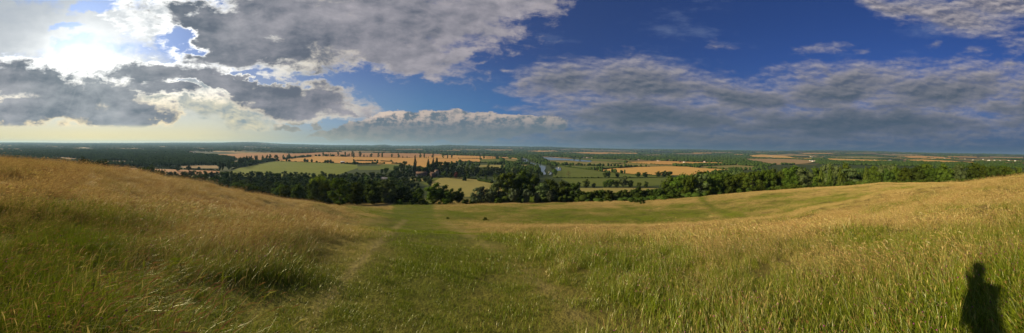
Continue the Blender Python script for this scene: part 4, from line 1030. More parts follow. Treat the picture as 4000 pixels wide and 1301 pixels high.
HD = [([(500, 656), (620, 659)], 4, 'dark hedge above the reddish strip, leftmost'), ([(620, 657), (712, 662)], 4, 'dark hedge above the reddish strip, left of the pale stubble'), ([(718, 661), (855, 667)], 4, 'long dark hedge between reddish strip and pale stubble'), ([(540, 650), (700, 654)], 4, 'dark hedge left of the pale stubble strip'),
      ([(905, 662), (945, 650), (1010, 636), (1067, 629)], 2.2, 'low hedge along the upper left edge of the green field'), ([(1067, 629), (1310, 637.5), (1390, 643)], 1.6, 'thin hedge between green field and wheat'), ([(1240, 610), (1350, 611.5), (1600, 616), (1780, 620)], 1.3, 'thin dark hedge along which poplars stand in the wheat'),
      ([(1380, 628), (1475, 630)], 5, 'bushy hedge above the barn'), ([(1487, 630), (1535, 632)], 4.5, 'short bushy hedge right of the round wheat trees'), ([(1345, 640), (1400, 642), (1470, 641)], 6, 'thick dark hedge beside the barn'), ([(1455, 637), (1500, 640)], 4, 'low hedge before the pasture'), ([(1530, 639), (1570, 642)], 6, 'dark hedge at the foot of the wheat'),
      ([(1780, 634), (1880, 636), (1960, 638), (2030, 641)], 7, 'thick hedge below the wheat, right of the park'), ([(1790, 619), (1870, 620)], 3, 'hedge inside the far wheat'), ([(1900, 618), (1990, 619)], 3, 'sparse hedge inside the far wheat by the river'), ([(1960, 627), (1975, 634), (2040, 636)], 5, 'hedge round the small pasture by the river'),
      ([(2157, 694), (2300, 695.5), (2480, 694.5), (2630, 692)], 1.8, 'long straight dark hedge across the green pasture'), ([(2175, 644), (2210, 652), (2290, 662), (2322, 665)], 4.5, 'bushy hedge running down the pasture from the river'), ([(2195, 643), (2240, 645)], 5, 'short bushy hedge by the river meadow'), ([(2250, 646), (2268, 646.3)], 7, 'little clump of bushes in the river meadow'), ([(2305, 646), (2325, 647)], 4, 'tiny row of bushes in the river meadow'),
      ([(2322, 664), (2400, 657), (2480, 652)], 5, 'bushy hedge along the top left of the near wheat'), ([(2324, 667), (2400, 676), (2480, 683), (2560, 686)], 1.8, 'dark low hedge along the bottom of the near wheat'), ([(2480, 652), (2600, 649), (2700, 652)], 1.8, 'low hedge along the top of the near wheat'), ([(2415, 633), (2480, 638), (2560, 642)], 2.5, 'dotted hedge on the left edge of the far wheat'),
      ([(2560, 643), (2650, 646), (2720, 645), (2860, 644)], 3.5, 'dotted hedge below the far wheat'), ([(2650, 650), (2735, 653)], 4, 'bushes in the strip between the two wheat fields'), ([(2760, 656), (2850, 662)], 4, 'scattered bushes on the boundary of the olive pasture'), ([(2940, 614), (3060, 618), (3172, 623)], 5, 'dark hedge between the golden and brown fields on the right'),
      ([(2911, 619), (3000, 619.5)], 5, 'hedge at the left tip of the brown field'), ([(3180, 627), (3300, 631), (3460, 632)], 7, 'hedge below the golden strip on the right'), ([(1712, 692), (1804, 694), (1862, 700)], 3, 'hedge at the back of the manor meadow'), ([(1866, 706), (1900, 712), (1925, 716)], 6, 'thick bushes at the right corner of the manor meadow'), ([(2268, 758), (2400, 759), (2570, 748)], 3, 'dark hedge in front of the straw strip'),
      ([(1000, 594), (1110, 596)], 6, 'low dark hedge above the reddish field'), ([(2390, 640), (2440, 640)], 3, 'few bushes in the rough pasture')]
for i, (p, h, lab) in enumerate(HD):
    hedge(p, h, lab, w=max(1.6, h * .6), gap=.0 if h in (1.8, 1.6, 2.2, 1.3) or abs(p[0][0] - p[-1][0]) < 52 else (.32 if 'dotted' in lab or 'scatter' in lab or 'sparse' in lab else .12), seed=i + 3, tone='dark' if i % 3 else 'mid')

# ---- far woodland that reads as one mass
def far_woods():
    R = np.random.default_rng(77); P = []; Sz = []; H = []
    r = 640.0
    while r < 14500:
        step = .020 if r < 2500 else .026
        n = int(3.9 / (.0075 if r < 1500 else .0095))
        az = np.linspace(-1.95, 1.95, n) + R.normal(size=n) * .003
        rr = r * (1 + R.uniform(-.5, .5, n) * step * 1.3)
        X, Y = rr * np.sin(az), rr * np.cos(az); Z = gz(X, Y)
        px, py = topx(X, Y, Z)
        wood = fbm(X / 520.0 + 3.3, Y / 520.0 + 1.7, 4)
        line = np.abs(fbm(X / 900 + 31, Y / 900, 2) - .5)
        thr = np.where(px < 900, .40, np.where(px < 2200, .46, np.where(px < 3000, .50, .55)))
        keep = (wood > thr) | (line < .010)
        # the plantation left of the reddish field, and the near left flats
        plant = pip(px, py, [(-300, 604), (500, 603), (700, 601), (850, 607), (925, 622), (900, 640), (860, 646), (700, 648), (560, 652), (300, 652), (-300, 640)])
        keep = keep | plant
        vill = pip(px, py, [(2060, 606), (2200, 604), (2500, 606), (2800, 606), (2920, 612), (3000, 636), (2990, 650), (2905, 643), (2804, 633), (2600, 628), (2480, 627), (2330, 618), (2120, 612), (2060, 616)])
        keep = keep | (vill & (fbm(X / 60., Y / 60., 2) > .33))
        riv = pip(px, py, [(1985, 606), (2120, 600), (2118, 613), (2140, 640), (2110, 640), (2060, 626), (2000, 620)])
        keep = keep | riv
        rb = pip(px, py, [(3180, 629), (3260, 630), (3400, 633), (3600, 634), (3990, 642), (3990, 660), (3200, 642)])
        keep = keep | rb
        mk = np.zeros(n, bool)
        for poly in FIELDS: mk |= pip(px, py, poly)
        wl = pip(px, py, [(2110, 611), (2220, 618), (2315, 627), (2315, 636), (2130, 628)]) | pip(px, py, [(2036, 616), (2066, 620), (2100, 640), (2140, 645), (2196, 654), (2196, 672), (2150, 694), (2104, 680), (2104, 652), (2036, 634)])
        keep &= ~mk & ~wl
        keep &= (rr > 860) | plant
        P.append(np.column_stack([X, Y, Z])[keep])
        s = rr * (.0052 if r < 1500 else .0066) * R.uniform(.7, 1.3, n); Sz.append(np.minimum(s, 70)[keep])
        h = R.uniform(9, 17, n) * np.clip(1 + (rr - 6000) / 9000, 1, 1.8); H.append(h[keep])
        r *= 1 + step
    P = np.concatenate(P); Sz = np.concatenate(Sz); H = np.concatenate(H)
    near = np.hypot(P[:, 0], P[:, 1]) < 2600
    me = lump_mesh('woodland', P, Sz, H, LM['dark'], 0, 5)
    tag(link('woodland', me), 'dark woodland and copses spread over the plain', kind='stuff')
    print('woods', len(P), COUNT)
far_woods()
def undergrowth(name, x0, x1, rfun, hlo, hhi, dens, label, seed, tone):
    R = np.random.default_rng(seed); P = []; Sz = []; H = []
    for x in np.arange(x0, x1, 5.0):
        ra, rb = rfun(x); n = max(1, int(dens * (rb * rb - ra * ra) * .5 * 5 / F))
        rr = np.sqrt(R.uniform(ra * ra, rb * rb, n)); az = (x + R.uniform(0, 5, n) - 2000) / F
        X, Y = rr * np.sin(az), rr * np.cos(az)
        P.append(np.column_stack([X, Y, gz(X, Y) - .3])); Sz.append(R.uniform(2.2, 4.2, n)); H.append(R.uniform(hlo, hhi, n))
    me = lump_mesh(name, np.concatenate(P), np.concatenate(Sz), np.concatenate(H), LM[tone], 0, seed)
    tag(link(name, me), label, kind='stuff')
undergrowth('undergrowth', 540, 1560, lambda x: (np.interp(x, [540, 830, 1120, 1330], [420, 350, 255, 202]), 580), 4.5, 9, .014, 'dark undergrowth filling the wood left of the path', 61, 'dark')
undergrowth('undergrowth', 2700, 4040, lambda x: (np.interp(x, [2640, 3000, 4000], [218, 236, 266]), np.interp(x, [2640, 3000, 3500, 4000], [270, 330, 380, 340])), 4, 9, .02, 'undergrowth filling the green wood on the right', 62, 'mid')
undergrowth('undergrowth', 1850, 2290, lambda x: (190, 225), 3.5, 7, .03, 'undergrowth beneath the willows', 63, 'dark')
undergrowth('undergrowth', 2290, 2760, lambda x: (190, 208), 2, 4, .03, 'undergrowth beneath the meadow hedge', 64, 'dark')
undergrowth('undergrowth', 1530, 2110, lambda x: (np.interp(x, [1530, 1680, 1700, 1925, 1960, 2110], [560, 560, 690, 690, 520, 560]), 760), 4, 9, .005, 'undergrowth between the park trees', 65, 'dark')
undergrowth('undergrowth', 1960, 2110, lambda x: (260, 560), 5, 10, .006, 'scrub between willows and river', 66, 'mid')
undergrowth('undergrowth', 1480, 1640, lambda x: (215, 520), 4, 9, .010, 'scrub between the path and the park', 67, 'dark')

# ------------------------------------------------------------------ grass
def grass_mat():
    m, nt = new_mat('meadow_grass'); g = G(nt)
    o = g.n('ShaderNodeOutputMaterial')
    a = g.n('ShaderNodeAttribute'); a.attribute_name = 'straw'; a.attribute_type = 'INSTANCER'
    k = g.n('ShaderNodeAttribute'); k.attribute_name = 'part'           # 0 leaf, .5 stem, 1 seed head
    t = g.n('ShaderNodeAttribute'); t.attribute_name = 'tint'
    d = g.n('ShaderNodeAttribute'); d.attribute_name = 'dry'
    fl = g.n('ShaderNodeAttribute'); fl.attribute_name = 'flower'
    pos = g.n('ShaderNodeNewGeometry').outputs['Position']
    n = g.noise(pos, .9, 3, .6)
    # dryness: of the spot, of the blade, more for stems and heads
    s = g.m('ADD', g.m('MULTIPLY', a.outputs['Fac'], .95), g.m('MULTIPLY', g.m('SUBTRACT', d.outputs['Fac'], .5), .65))
    s = g.m('ADD', s, g.m('MULTIPLY', g.m('SUBTRACT', n, .5), .35))
    s = g.m('ADD', s, g.m('MULTIPLY', k.outputs['Fac'], .26), clamp=True)
    gr = g.mix(t.outputs['Fac'], (.095, .150, .004), (.225, .285, .010))
    dr = g.mix(t.outputs['Fac'], (.34, .235, .065), (.64, .49, .19))
    c = g.mix(g.ss(s, .34, .84), gr, dr)
    rus = g.m('MULTIPLY', g.ss(k.outputs['Fac'], .8, 1.0), g.ss(t.outputs['Fac'], .50, .30, 0, .75))
    c = g.mix(rus, c, (.26, .115, .05))
    c = g.mix(g.ss(fl.outputs['Fac'], .15, .3), c, g.ramp(fl.outputs['Fac'], [(0, (.5, .42, .03)), (.6, (.55, .45, .04)), (.7, (.30, .07, .17)), (.9, (.34, .09, .2)), (.95, (.6, .6, .55))], 'CONSTANT'))
    df = g.n('ShaderNodeBsdfDiffuse'); g.l(c, df.inputs[0])
    tr = g.n('ShaderNodeBsdfTranslucent'); g.l(c, tr.inputs[0])
    gl = g.n('ShaderNodeBsdfGlossy'); gl.inputs['Roughness'].default_value = .38; gl.inputs[0].default_value = (.9, .9, .8, 1)
    m1 = g.n('ShaderNodeMixShader'); m1.inputs[0].default_value = .28; g.l(df.outputs[0], m1.inputs[1]); g.l(tr.outputs[0], m1.inputs[2])
    m2 = g.n('ShaderNodeMixShader'); m2.inputs[0].default_value = .035; g.l(m1.outputs[0], m2.inputs[1]); g.l(gl.outputs[0], m2.inputs[2])
    g.l(m2.outputs[0], o.inputs[0])
    return m
MG = grass_mat()
def blades(R, n, rad, hlo, hhi, wlo, whi, lean, part, wind, head=0.0, hw=.006, dryb=0.0):
    """n blades in a patch of radius rad; returns (V, quads, part, tint, dry)"""
    a = R.uniform(0, 2 * PI, n); q = np.sqrt(R.random(n)) * rad
    b = np.column_stack([np.cos(a) * q, np.sin(a) * q, np.full(n, -.04)])
    h = R.uniform(hlo, hhi, n); w = R.uniform(wlo, whi, n)
    la = R.uniform(0, 2 * PI, n); ld = np.column_stack([np.cos(la), np.sin(la)]) * (lean * R.uniform(.2, 1.2, n))[:, None] + np.array([0, wind]) * R.uniform(.5, 1.4, n)[:, None]
    fa = R.uniform(0, PI, n); side = np.column_stack([np.cos(fa), np.sin(fa), np.zeros(n)])
    T = np.array([0, .35, .72, 1.0]); Wt = np.array([1, .92, .62, .12]) if part == 0 else np.array([1, .8, .65, .5])
    drop = np.hypot(ld[:, 0], ld[:, 1])
    P = b[:, None, :] + np.zeros((n, 4, 3))
    P[:, :, 0] += ld[:, :1] * h[:, None] * T**2; P[:, :, 1] += ld[:, 1:] * h[:, None] * T**2
    P[:, :, 2] += h[:, None] * (T - .30 * np.minimum(drop, 1.4)[:, None] * T**2)
    off = side[:, None, :] * (w[:, None] * Wt * .5)[:, :, None]
    V = np.stack([P - off, P + off], 2).reshape(-1, 3)                # n*4*2
    base = np.arange(n)[:, None] * 8
    Q = np.concatenate([base + np.array([2 * i, 2 * i + 1, 2 * i + 3, 2 * i + 2]) for i in range(3)])
    tint = np.repeat(R.random(n), 8); dry = np.repeat(np.clip(R.normal(.5 + dryb, .26, n), 0, 1), 8); pt = np.full(n * 8, part)
    Vs, Qs, Ts, Ds, Ps = [V], [Q], [tint], [dry], [pt]
    if head > 0:
        tip = P[:, 3]; d = P[:, 3] - P[:, 2]; d /= np.linalg.norm(d, axis=1)[:, None]
        dd = d + np.column_stack([ld * .5, -.25 * drop]); dd /= np.linalg.norm(dd, axis=1)[:, None]
        L = head * R.uniform(.6, 1.3, n)
        up = np.cross(dd, side); up /= np.linalg.norm(up, axis=1)[:, None] + 1e-9
        ww = hw * R.uniform(.7, 1.4, n); off0 = len(V)
        for ax in (side, up):
            H = np.stack([tip - d * L[:, None] * .1, tip + d * L[:, None] * .4 + ax * ww[:, None], tip + dd * L[:, None], tip + d * L[:, None] * .4 - ax * ww[:, None]], 1).reshape(-1, 3)
            Vs.append(H); Qs.append(np.arange(n)[:, None] * 4 + np.arange(4) + off0); off0 += n * 4
            Ts.append(np.repeat(tint[::8], 4)); Ds.append(np.repeat(dry[::8], 4)); Ps.append(np.full(n * 4, 1.0))
    return np.concatenate(Vs), np.concatenate(Qs), np.concatenate(Ps), np.concatenate(Ts), np.concatenate(Ds)
def clump(name, parts, flowers=0, R=None, rad=.3, fh=(.2, .45), fs=.012):
    V = []; Q = []; A = [[], [], []]; n = 0
    for p in parts:
        V.append(p[0]); Q.append(p[1] + n); n += len(p[0])
        for k in range(3): A[k].append(p[2 + k])
    F_ = [np.zeros(n)]
    if flowers:
        a = R.uniform(0, 2 * PI, flowers); q = np.sqrt(R.random(flowers)) * rad; z = R.uniform(*fh, flowers)
        C = np.column_stack([np.cos(a) * q, np.sin(a) * q, z]); s = fs * R.uniform(.7, 1.3, flowers)
        kind = R.choice([.4, .4, .8, .8, .4, .8, .4, .8, .4, .8, .4, .8], flowers)
        BV = np.array([(1, 0, .2), (0, 1, .2), (-1, 0, .2), (0, -1, .2), (0, 0, .9), (0, 0, -.5)], float)
        v = (C[:, None] + BV[None] * s[:, None, None]).reshape(-1, 3)
        base = np.arange(flowers)[:, None] * 6 + n
        q4 = np.concatenate([base + np.array([i, (i + 1) % 4, 4, 4]) for i in range(4)])
        tri = np.concatenate([base + np.array(f) for f in [(0, 1, 4), (1, 2, 4), (2, 3, 4), (3, 0, 4), (1, 0, 5), (2, 1, 5), (3, 2, 5), (0, 3, 5)]])
        V.append(v)
        for k in range(3): A[k].append(np.full(len(v), .5))
        F_.append(np.repeat(kind, 6))
        fcs = [np.concatenate(Q), tri]
    else: fcs = [np.concatenate(Q)]
    me = mesh_np(name, np.concatenate(V), fcs, MG, {'part': np.concatenate(A[0]), 'tint': np.concatenate(A[1]), 'dry': np.concatenate(A[2]), 'flower': np.concatenate(F_)})
    return bpy.data.objects.new(name, me)
def grass_set(name, lod):
    """six clumps, picked in the order of their names: 0,1 mixed herbage; 2,3 short green sward; 4,5 tall straw with seed heads"""
    cl = bpy.data.collections.new(name)
    R = np.random.default_rng(100 + lod)
    rad, wm, k = [(.24, 1.0, 1.0), (.58, 2.0, 1.25), (1.9, 5.5, 1.6)][lod]
    wm_h = [1.0, 1.8, 4.0][lod]
    for i in range(6):
        if i < 2:
            ps = [blades(R, int(150 * k), rad, .04, .13, .0035 * wm, .007 * wm, .8, 0.0, .12),
                  blades(R, int(7 * k), rad, .12, .24, .0016 * wm, .0026 * wm, .35, .5, .15, .035, .0022 * wm_h)]
            o = clump(f'short_grass', ps)
        elif i < 4:
            ps = [blades(R, int(120 * k), rad, .10, .34, .003 * wm, .006 * wm, .85, 0.0, .55),
                  blades(R, int(26 * k), rad, .26, .50, .0016 * wm, .0026 * wm, .35, .5, .60, .075, .0026 * wm_h, .1)]
            o = clump(f'tall_grass', ps)
        else:
            ps = [blades(R, int(140 * k), rad, .06, .24, .004 * wm, .0085 * wm, .85, 0.0, .15),
                  blades(R, int(14 * k), rad, .18, .38, .0016 * wm, .0026 * wm, .35, .5, .18, .050, .0030 * wm_h)]
            o = clump(f'mixed_grass', ps, flowers=[2, 2, 0][lod] if i == 4 else 0, R=R, rad=rad, fh=(.12, .30), fs=.008 * (1 + .5 * lod))
        cl.objects.link(o)
    return cl
def scatter(name, lod, P, straw_v, var, scl, nrm_az, label):
    n = len(P)
    rot = np.column_stack([np.zeros(n), np.zeros(n), nrm_az])
    me = mesh_np(name, P, np.zeros((0, 4), int)) if False else bpy.data.meshes.new(name)
    me.vertices.add(n); me.vertices.foreach_set('co', np.asarray(P, np.float32).reshape(-1))
    for k, a in (('straw', straw_v), ('size', scl)):
        at = me.attributes.new(k, 'FLOAT', 'POINT'); at.data.foreach_set('value', np.asarray(a, np.float32))
    at = me.attributes.new('variant', 'INT', 'POINT'); at.data.foreach_set('value', np.asarray(var, np.int32))
    at = me.attributes.new('turn', 'FLOAT_VECTOR', 'POINT'); at.data.foreach_set('vector', np.asarray(rot, np.float32).reshape(-1))
    at = me.attributes.new('size3', 'FLOAT_VECTOR', 'POINT'); at.data.foreach_set('vector', np.asarray(np.column_stack([scl, scl, scl]), np.float32).reshape(-1))
    me.update()
    o = link(name, me); tag(o, label, kind='stuff')
    ng = bpy.data.node_groups.new(name, 'GeometryNodeTree')
    ng.interface.new_socket('Geometry', in_out='INPUT', socket_type='NodeSocketGeometry'); ng.interface.new_socket('Geometry', in_out='OUTPUT', socket_type='NodeSocketGeometry')
    N = ng.nodes; L = ng.links
    gi = N.new('NodeGroupInput'); go = N.new('NodeGroupOutput')
    ci = N.new('GeometryNodeCollectionInfo'); ci.inputs['Collection'].default_value = SETS[lod]; ci.inputs['Separate Children'].default_value = True; ci.inputs['Reset Children'].default_value = True
    ip = N.new('GeometryNodeInstanceOnPoints'); ip.inputs['Pick Instance'].default_value = True
    def named(nm, ty):
        a = N.new('GeometryNodeInputNamedAttribute'); a.data_type = ty; a.inputs[0].default_value = nm
        return [s for s in a.outputs if s.enabled and s.name == 'Attribute'][0]
    L.new(gi.outputs[0], ip.inputs['Points']); L.new(ci.outputs[0], ip.inputs['Instance'])
    L.new(named('variant', 'INT'), ip.inputs['Instance Index'])
    L.new(named('size3', 'FLOAT_VECTOR'), ip.inputs['Scale'])
    e2r = N.new('FunctionNodeEulerToRotation'); L.new(named('turn', 'FLOAT_VECTOR'), e2r.inputs[0]); L.new(e2r.outputs[0], ip.inputs['Rotation'])
    L.new(ip.outputs[0], go.inputs[0])
    md = o.modifiers.new('scatter', 'NODES'); md.node_group = ng
    return o
SETS = [grass_set('grass_near', 0), grass_set('grass_middle', 1), grass_set('grass_far', 2)]
def lay(name, lod, r0, r1, dens, a0, a1, label, seed, falloff=0.0):
    R = np.random.default_rng(seed)
    area = (r1**2 - r0**2) * .5 * math.radians(a1 - a0)
    n = int(area * dens)
    rr = np.sqrt(R.uniform(r0**2, r1**2, n)); az = np.radians(R.uniform(a0, a1, n))
    if falloff:
        keep = R.random(n) < (r0 / rr) ** falloff; rr, az = rr[keep], az[keep]
    X, Y = rr * np.sin(az), rr * np.cos(az); Z = gz(X, Y)
    st, tk = straw(X, Y, Z)
    px, py = topx(X, Y, Z); n = len(X)
    # leave out what lies well behind the ridge on the left
    hid = (np.degrees(az) > -112) & (px < 1300) & (rr > np.interp(px, [0, 260, 500, 760, 1000, 1200, 1300], [30, 33, 40, 50, 62, 80, 95]))
    green = np.clip((.34 - st) / .2, 0, 1)
    right = np.clip((px - 1900) / 500, 0, 1) * np.clip((.75 - st) / .3, 0, 1)
    u = R.random(n); u2 = R.random(n)
    sward = np.clip(1 - np.abs(px - np.interp(py, [800, 880, 1000, 1300], [1612, 1600, 1650, 1660])) / np.interp(py, [800, 880, 1000, 1300], [75, 330, 640, 1000]), 0, 1)
    sward = np.clip(sward * 2.6 + (fbm(X / 1.3, Y / 1.3, 3) - .5) * 1.3 * (sward > 0) * (sward < .6), 0, 1)
    tallp = np.clip((st - .38) / .32, 0, 1) * np.where(px < 1350, 1.0, .6)
    tallp = np.where(px < 1250, np.maximum(tallp, .45), tallp)
    var = np.where(u < sward, 2, np.where(u2 < tallp, 4, 0)) + (R.random(n) < .5)
    scl = R.uniform(.75, 1.2, n) * (.25 + 1.5 * fbm(X / 1.5 + 5, Y / 1.5, 3))
    scl = scl * np.where((px < 1250) & (r1 < 70), 1.15, 1.0) * (1 - .55 * tk) * (1 - .25 * sward)
    keep = ~hid & (R.random(n) > tk * .7)
    sel = lambda a: a[keep]
    P = np.column_stack([X, Y, Z])[keep]
    o = scatter(name, lod, P, sel(st), sel(var), sel(scl), R.uniform(-.5, .5, keep.sum()), label)
    print(name, keep.sum())
lay('grass', 0, .55, 7.5, 26, -180, 180, 'long meadow grass close by, green below and straw above', 201)
lay('grass', 1, 7.2, 26, 3.6, -122, 122, 'tall straw-coloured grass over the near slope', 202)
lay('grass', 1, 25, 62, 1.5, -118, 118, 'seed-headed grass along the crests of the slope', 203)
lay('grass', 2, 60, 245, .38, -115, 115, 'rough meadow grass in the hollow and on its far lip', 204)
# ------------------------------------------------------------------ buildings
MWALL = {k: simple_mat(k + '_wall', c, .9, .15, .8) for k, c in dict(white=(.62, .60, .55), cream=(.48, .42, .32), brick=(.11, .065, .048), stone=(.30, .26, .20), dark=(.10, .085, .07)).items()}
MROOF = {k: simple_mat(k + '_roof', c, .85, .25, 1.5) for k, c in dict(tile=(.20, .075, .045), slate=(.09, .09, .10), brown=(.12, .075, .05), metal=(.55, .57, .58)).items()}
MGLASS = simple_mat('window_glass', (.03, .035, .04), .15, 0, 1, .6)
MFRAME = simple_mat('white_frame', (.6, .6, .57), .6)
def house(name, label, cat, px, py, w, d, hw, hr, wall, roof, rot=0.0, group=None, windows=3, chim=1, floors=2, door=True, r=None):
    if r is None: r = r_for(px, py)
    az, _ = paz(px, py); X, Y = r * math.sin(az), r * math.cos(az)
    root = bpy.data.objects.new(name, None); ROOT.objects.link(root)
    root.location = (X, Y, g1(X, Y) + .1); root.rotation_euler = (0, 0, -az + rot)
    tag(root, label, cat, group)
    m = MB()
    x, y = w / 2, d / 2
    V = [(-x, -y, -.5), (x, -y, -.5), (x, y, -.5), (-x, y, -.5), (-x, -y, hw), (x, -y, hw), (x, y, hw), (-x, y, hw), (-x, 0, hw + hr), (x, 0, hw + hr)]
    m.add(V, [(0, 1, 5, 4), (2, 3, 7, 6)]); m.add(V, [(1, 2, 6), (1, 6, 5), (5, 6, 9), (3, 0, 4), (3, 4, 7), (7, 4, 8)])
    m.build('wall', MWALL[wall], root)
    rf = MB(); e = .35; s = hr / y
    for sg in (-1, 1):
        a = [(-x - e, sg * (y + e), hw - e * s + .05), (x + e, sg * (y + e), hw - e * s + .05), (x + e, 0, hw + hr + .05), (-x - e, 0, hw + hr + .05)]
        b = [(p[0], p[1], p[2] + .22) for p in a]
        rf.add(a + b, [(0, 1, 2, 3), (4, 7, 6, 5), (0, 4, 5, 1), (1, 5, 6, 2), (3, 2, 6, 7), (0, 3, 7, 4)])
    ro = rf.build('roof', MROOF[roof], root)
    for c in range(chim):
        ch = MB(); cx = -x * .7 + c * (1.4 * x / max(1, chim - 1)) if chim > 1 else x * .6
        ch.box(cx - .45, cx + .45, -.4, .4, hw + hr * .55, hw + hr + 1.3); ch.box(cx - .55, cx + .55, -.5, .5, hw + hr + 1.3, hw + hr + 1.5)
        ch.build('chimney', MBRICK, ro)
    if windows:
        for fl_ in range(floors):
            z = hw * (fl_ + .35) / floors
            for q in range(windows):
                cx = -x + w * (q + .5) / windows
                if door and fl_ == 0 and q == windows // 2: continue
                f = MB(); f.box(cx - .6, cx + .6, -y - .06, -y + .02, z, z + 1.35); fo = f.build('window', MFRAME, root)
                p = MB(); p.box(cx - .48, cx + .48, -y - .09, -y - .061, z + .12, z + 1.23); p.build('pane', MGLASS, fo)
        if door:
            f = MB(); f.box(-.5, .5, -y - .07, -y + .02, 0, 2.1); f.build('door', MWALL['dark'], root)
    return root
house('manor_house', 'long brick manor house with dark tiled roof and chimneys among the park trees', 'house', 1647, 690, 26, 10, 7.5, 4.5, 'brick', 'brown', .05, None, 7, 4, r=655)
house('manor_wing', 'brick gabled wing with brown tiled roof right of the manor house', 'house', 1690, 688, 11, 10, 8, 4, 'brick', 'brown', .5, None, 3, 2, r=650)
house('church_tower', 'square stone church building with a tiled roof behind the manor wing', 'church', 1706, 684, 9, 8, 13, 3, 'stone', 'brown', .2, None, 2, 0, 3, False, r=668)
house('farm_barn', 'dark timber barn with pale metal roof beside the hedge at the green field', 'barn', 1338, 637, 16, 9, 4, 3, 'dark', 'metal', .3, None, 0, 0)
house('long_barn', 'low barn with dark slate roof at the edge of the dark wood', 'barn', 1512, 682, 24, 9, 4, 4, 'dark', 'slate', -.1, None, 0, 0, r=560)
house('white_pavilion', 'small white building low among trees left of the manor', 'house', 1628, 683, 4, 4, 4, 2, 'white', 'slate', 0, None, 1, 0, 1, False, r=640)
RV = random.Random(8); vl = []
for x, y in [(2150, 610), (2168, 610), (2184, 611), (2192, 611), (2204, 612), (2218, 612), (2228, 613), (2236, 614), (2262, 614), (2270, 615), (2280, 616), (2292, 617), (2300, 617), (2312, 618), (2340, 618), (2474, 620), (2482, 622), (2494, 625), (2500, 622), (2523, 626), (2571, 630), (2580, 624),
             (2616, 627), (2626, 628), (2636, 622), (2650, 619), (2662, 625), (2656, 634), (2672, 635), (2706, 632), (2716, 632), (2726, 632), (2738, 632), (2742, 627), (2752, 634), (2800, 628), (2806, 630), (2814, 629), (2822, 632), (2830, 632), (2858, 633), (2886, 632), (2640, 614), (2676, 615), (2690, 615)]:
    wl = RV.choice(['white', 'brick', 'cream', 'brick', 'white']); rf = RV.choice(['tile', 'tile', 'brown', 'slate'])
    if x in (2571, 2662): wl = 'white'
    if x in (2656, 2726, 2800, 2814): wl = 'brick'; rf = 'tile'
    big = x in (2571, 2640, 2676, 2690)
    o = house('village_house', None, 'house', x, y, RV.uniform(10, 15) * (1.5 if big else 1), RV.uniform(7, 9), RV.uniform(4.8, 6.2), RV.uniform(3, 4.2), wl, rf, RV.uniform(-.7, .7), 'houses of the village beyond the fields', 3, 1)
    vl.append((x, o, wl, rf))
vl.sort(key=lambda t: t[0])
for i, (x, o, wl, rf) in enumerate(vl): o['label'] = f"{wl} house with {dict(tile='red tiled', brown='brown', slate='grey slate')[rf]} roof, {ordn(i + 1)} from the left in the village"
fr = []
for x, y in [(1880, 603), (3012, 612), (3104, 614), (3112, 612), (3132, 614), (3166, 612), (3172, 613), (3180, 630), (3165, 630), (3174, 631), (3330, 616), (3416, 626), (3476, 628), (3640, 619), (3690, 620), (3750, 640), (3770, 622), (3800, 626), (3840, 624), (3862, 628), (3885, 627), (3905, 630), (3940, 628), (3965, 630), (3660, 622),
             (296, 585), (210, 581), (420, 585), (442, 585), (560, 586), (745, 597), (760, 598), (680, 582), (1020, 572), (958, 574), (612, 580), (1110, 579), (1236, 581)]:
    wl = RV.choice(['white', 'cream', 'white']); big = RV.uniform(1.2, 2.6)
    o = house('farmhouse', None, 'house', x, y, 12 * big, 9, 5.5, 3.5, wl, RV.choice(['tile', 'slate', 'metal']), RV.uniform(-.6, .6), 'pale farm buildings scattered over the far plain', 0, 0)
    fr.append((x, o, wl, big))
fr.sort(key=lambda t: t[0])
for i, (x, o, wl, big) in enumerate(fr): o['label'] = f"{'long' if big > 1.9 else 'small'} {wl} farm building, {ordn(i + 1)} from the left on the far plain"

# ------------------------------------------------------------------ pylons on the skyline
MSTEEL = simple_mat('pylon_steel', (.10, .11, .12), .6)
for i, (x, yt) in enumerate([(1164, 561), (1244, 564), (1327, 564), (1383, 566), (1435, 565)]):
    r = 8200; az, e = paz(x, yt); X, Y = r * math.sin(az), r * math.cos(az); zb = g1(X, Y); H = max(50, min(110, e * r - zb))
    root = bpy.data.objects.new('pylon', None); ROOT.objects.link(root); root.location = (X, Y, zb); root.rotation_euler = (0, 0, -az)
    m = MB()
    for sx in (-1, 1):
        for sy in (-1, 1): m.tube([(sx * 5, sy * 5, 0), (sx * 2, sy * 2, H * .6), (sx * .6, sy * .6, H)], [.7, .6, .5], 4)
    for k in range(8):
        z0, z1 = H * k / 9, H * (k + 1) / 9; w0 = 5 - 4.2 * k / 9; w1 = 5 - 4.2 * (k + 1) / 9
        m.tube([(-w0, -w0, z0), (w1, -w1, z1)], [.3, .3], 4); m.tube([(w0, -w0, z0), (-w1, -w1, z1)], [.3, .3], 4)
    m.build('tower', MSTEEL, root)
    for z, w in ((.72, 9), (.83, 11), (.94, 7)):
        a = MB(); a.tube([(-w, 0, H * z), (0, 0, H * z + 1.5), (w, 0, H * z)], [.4, .7, .4], 4); a.build('cross_arm', MSTEEL, root)
    tag(root, f"thin steel electricity pylon on the skyline, {ordn(i + 1)} from the left", 'pylon', 'pylons on the skyline')

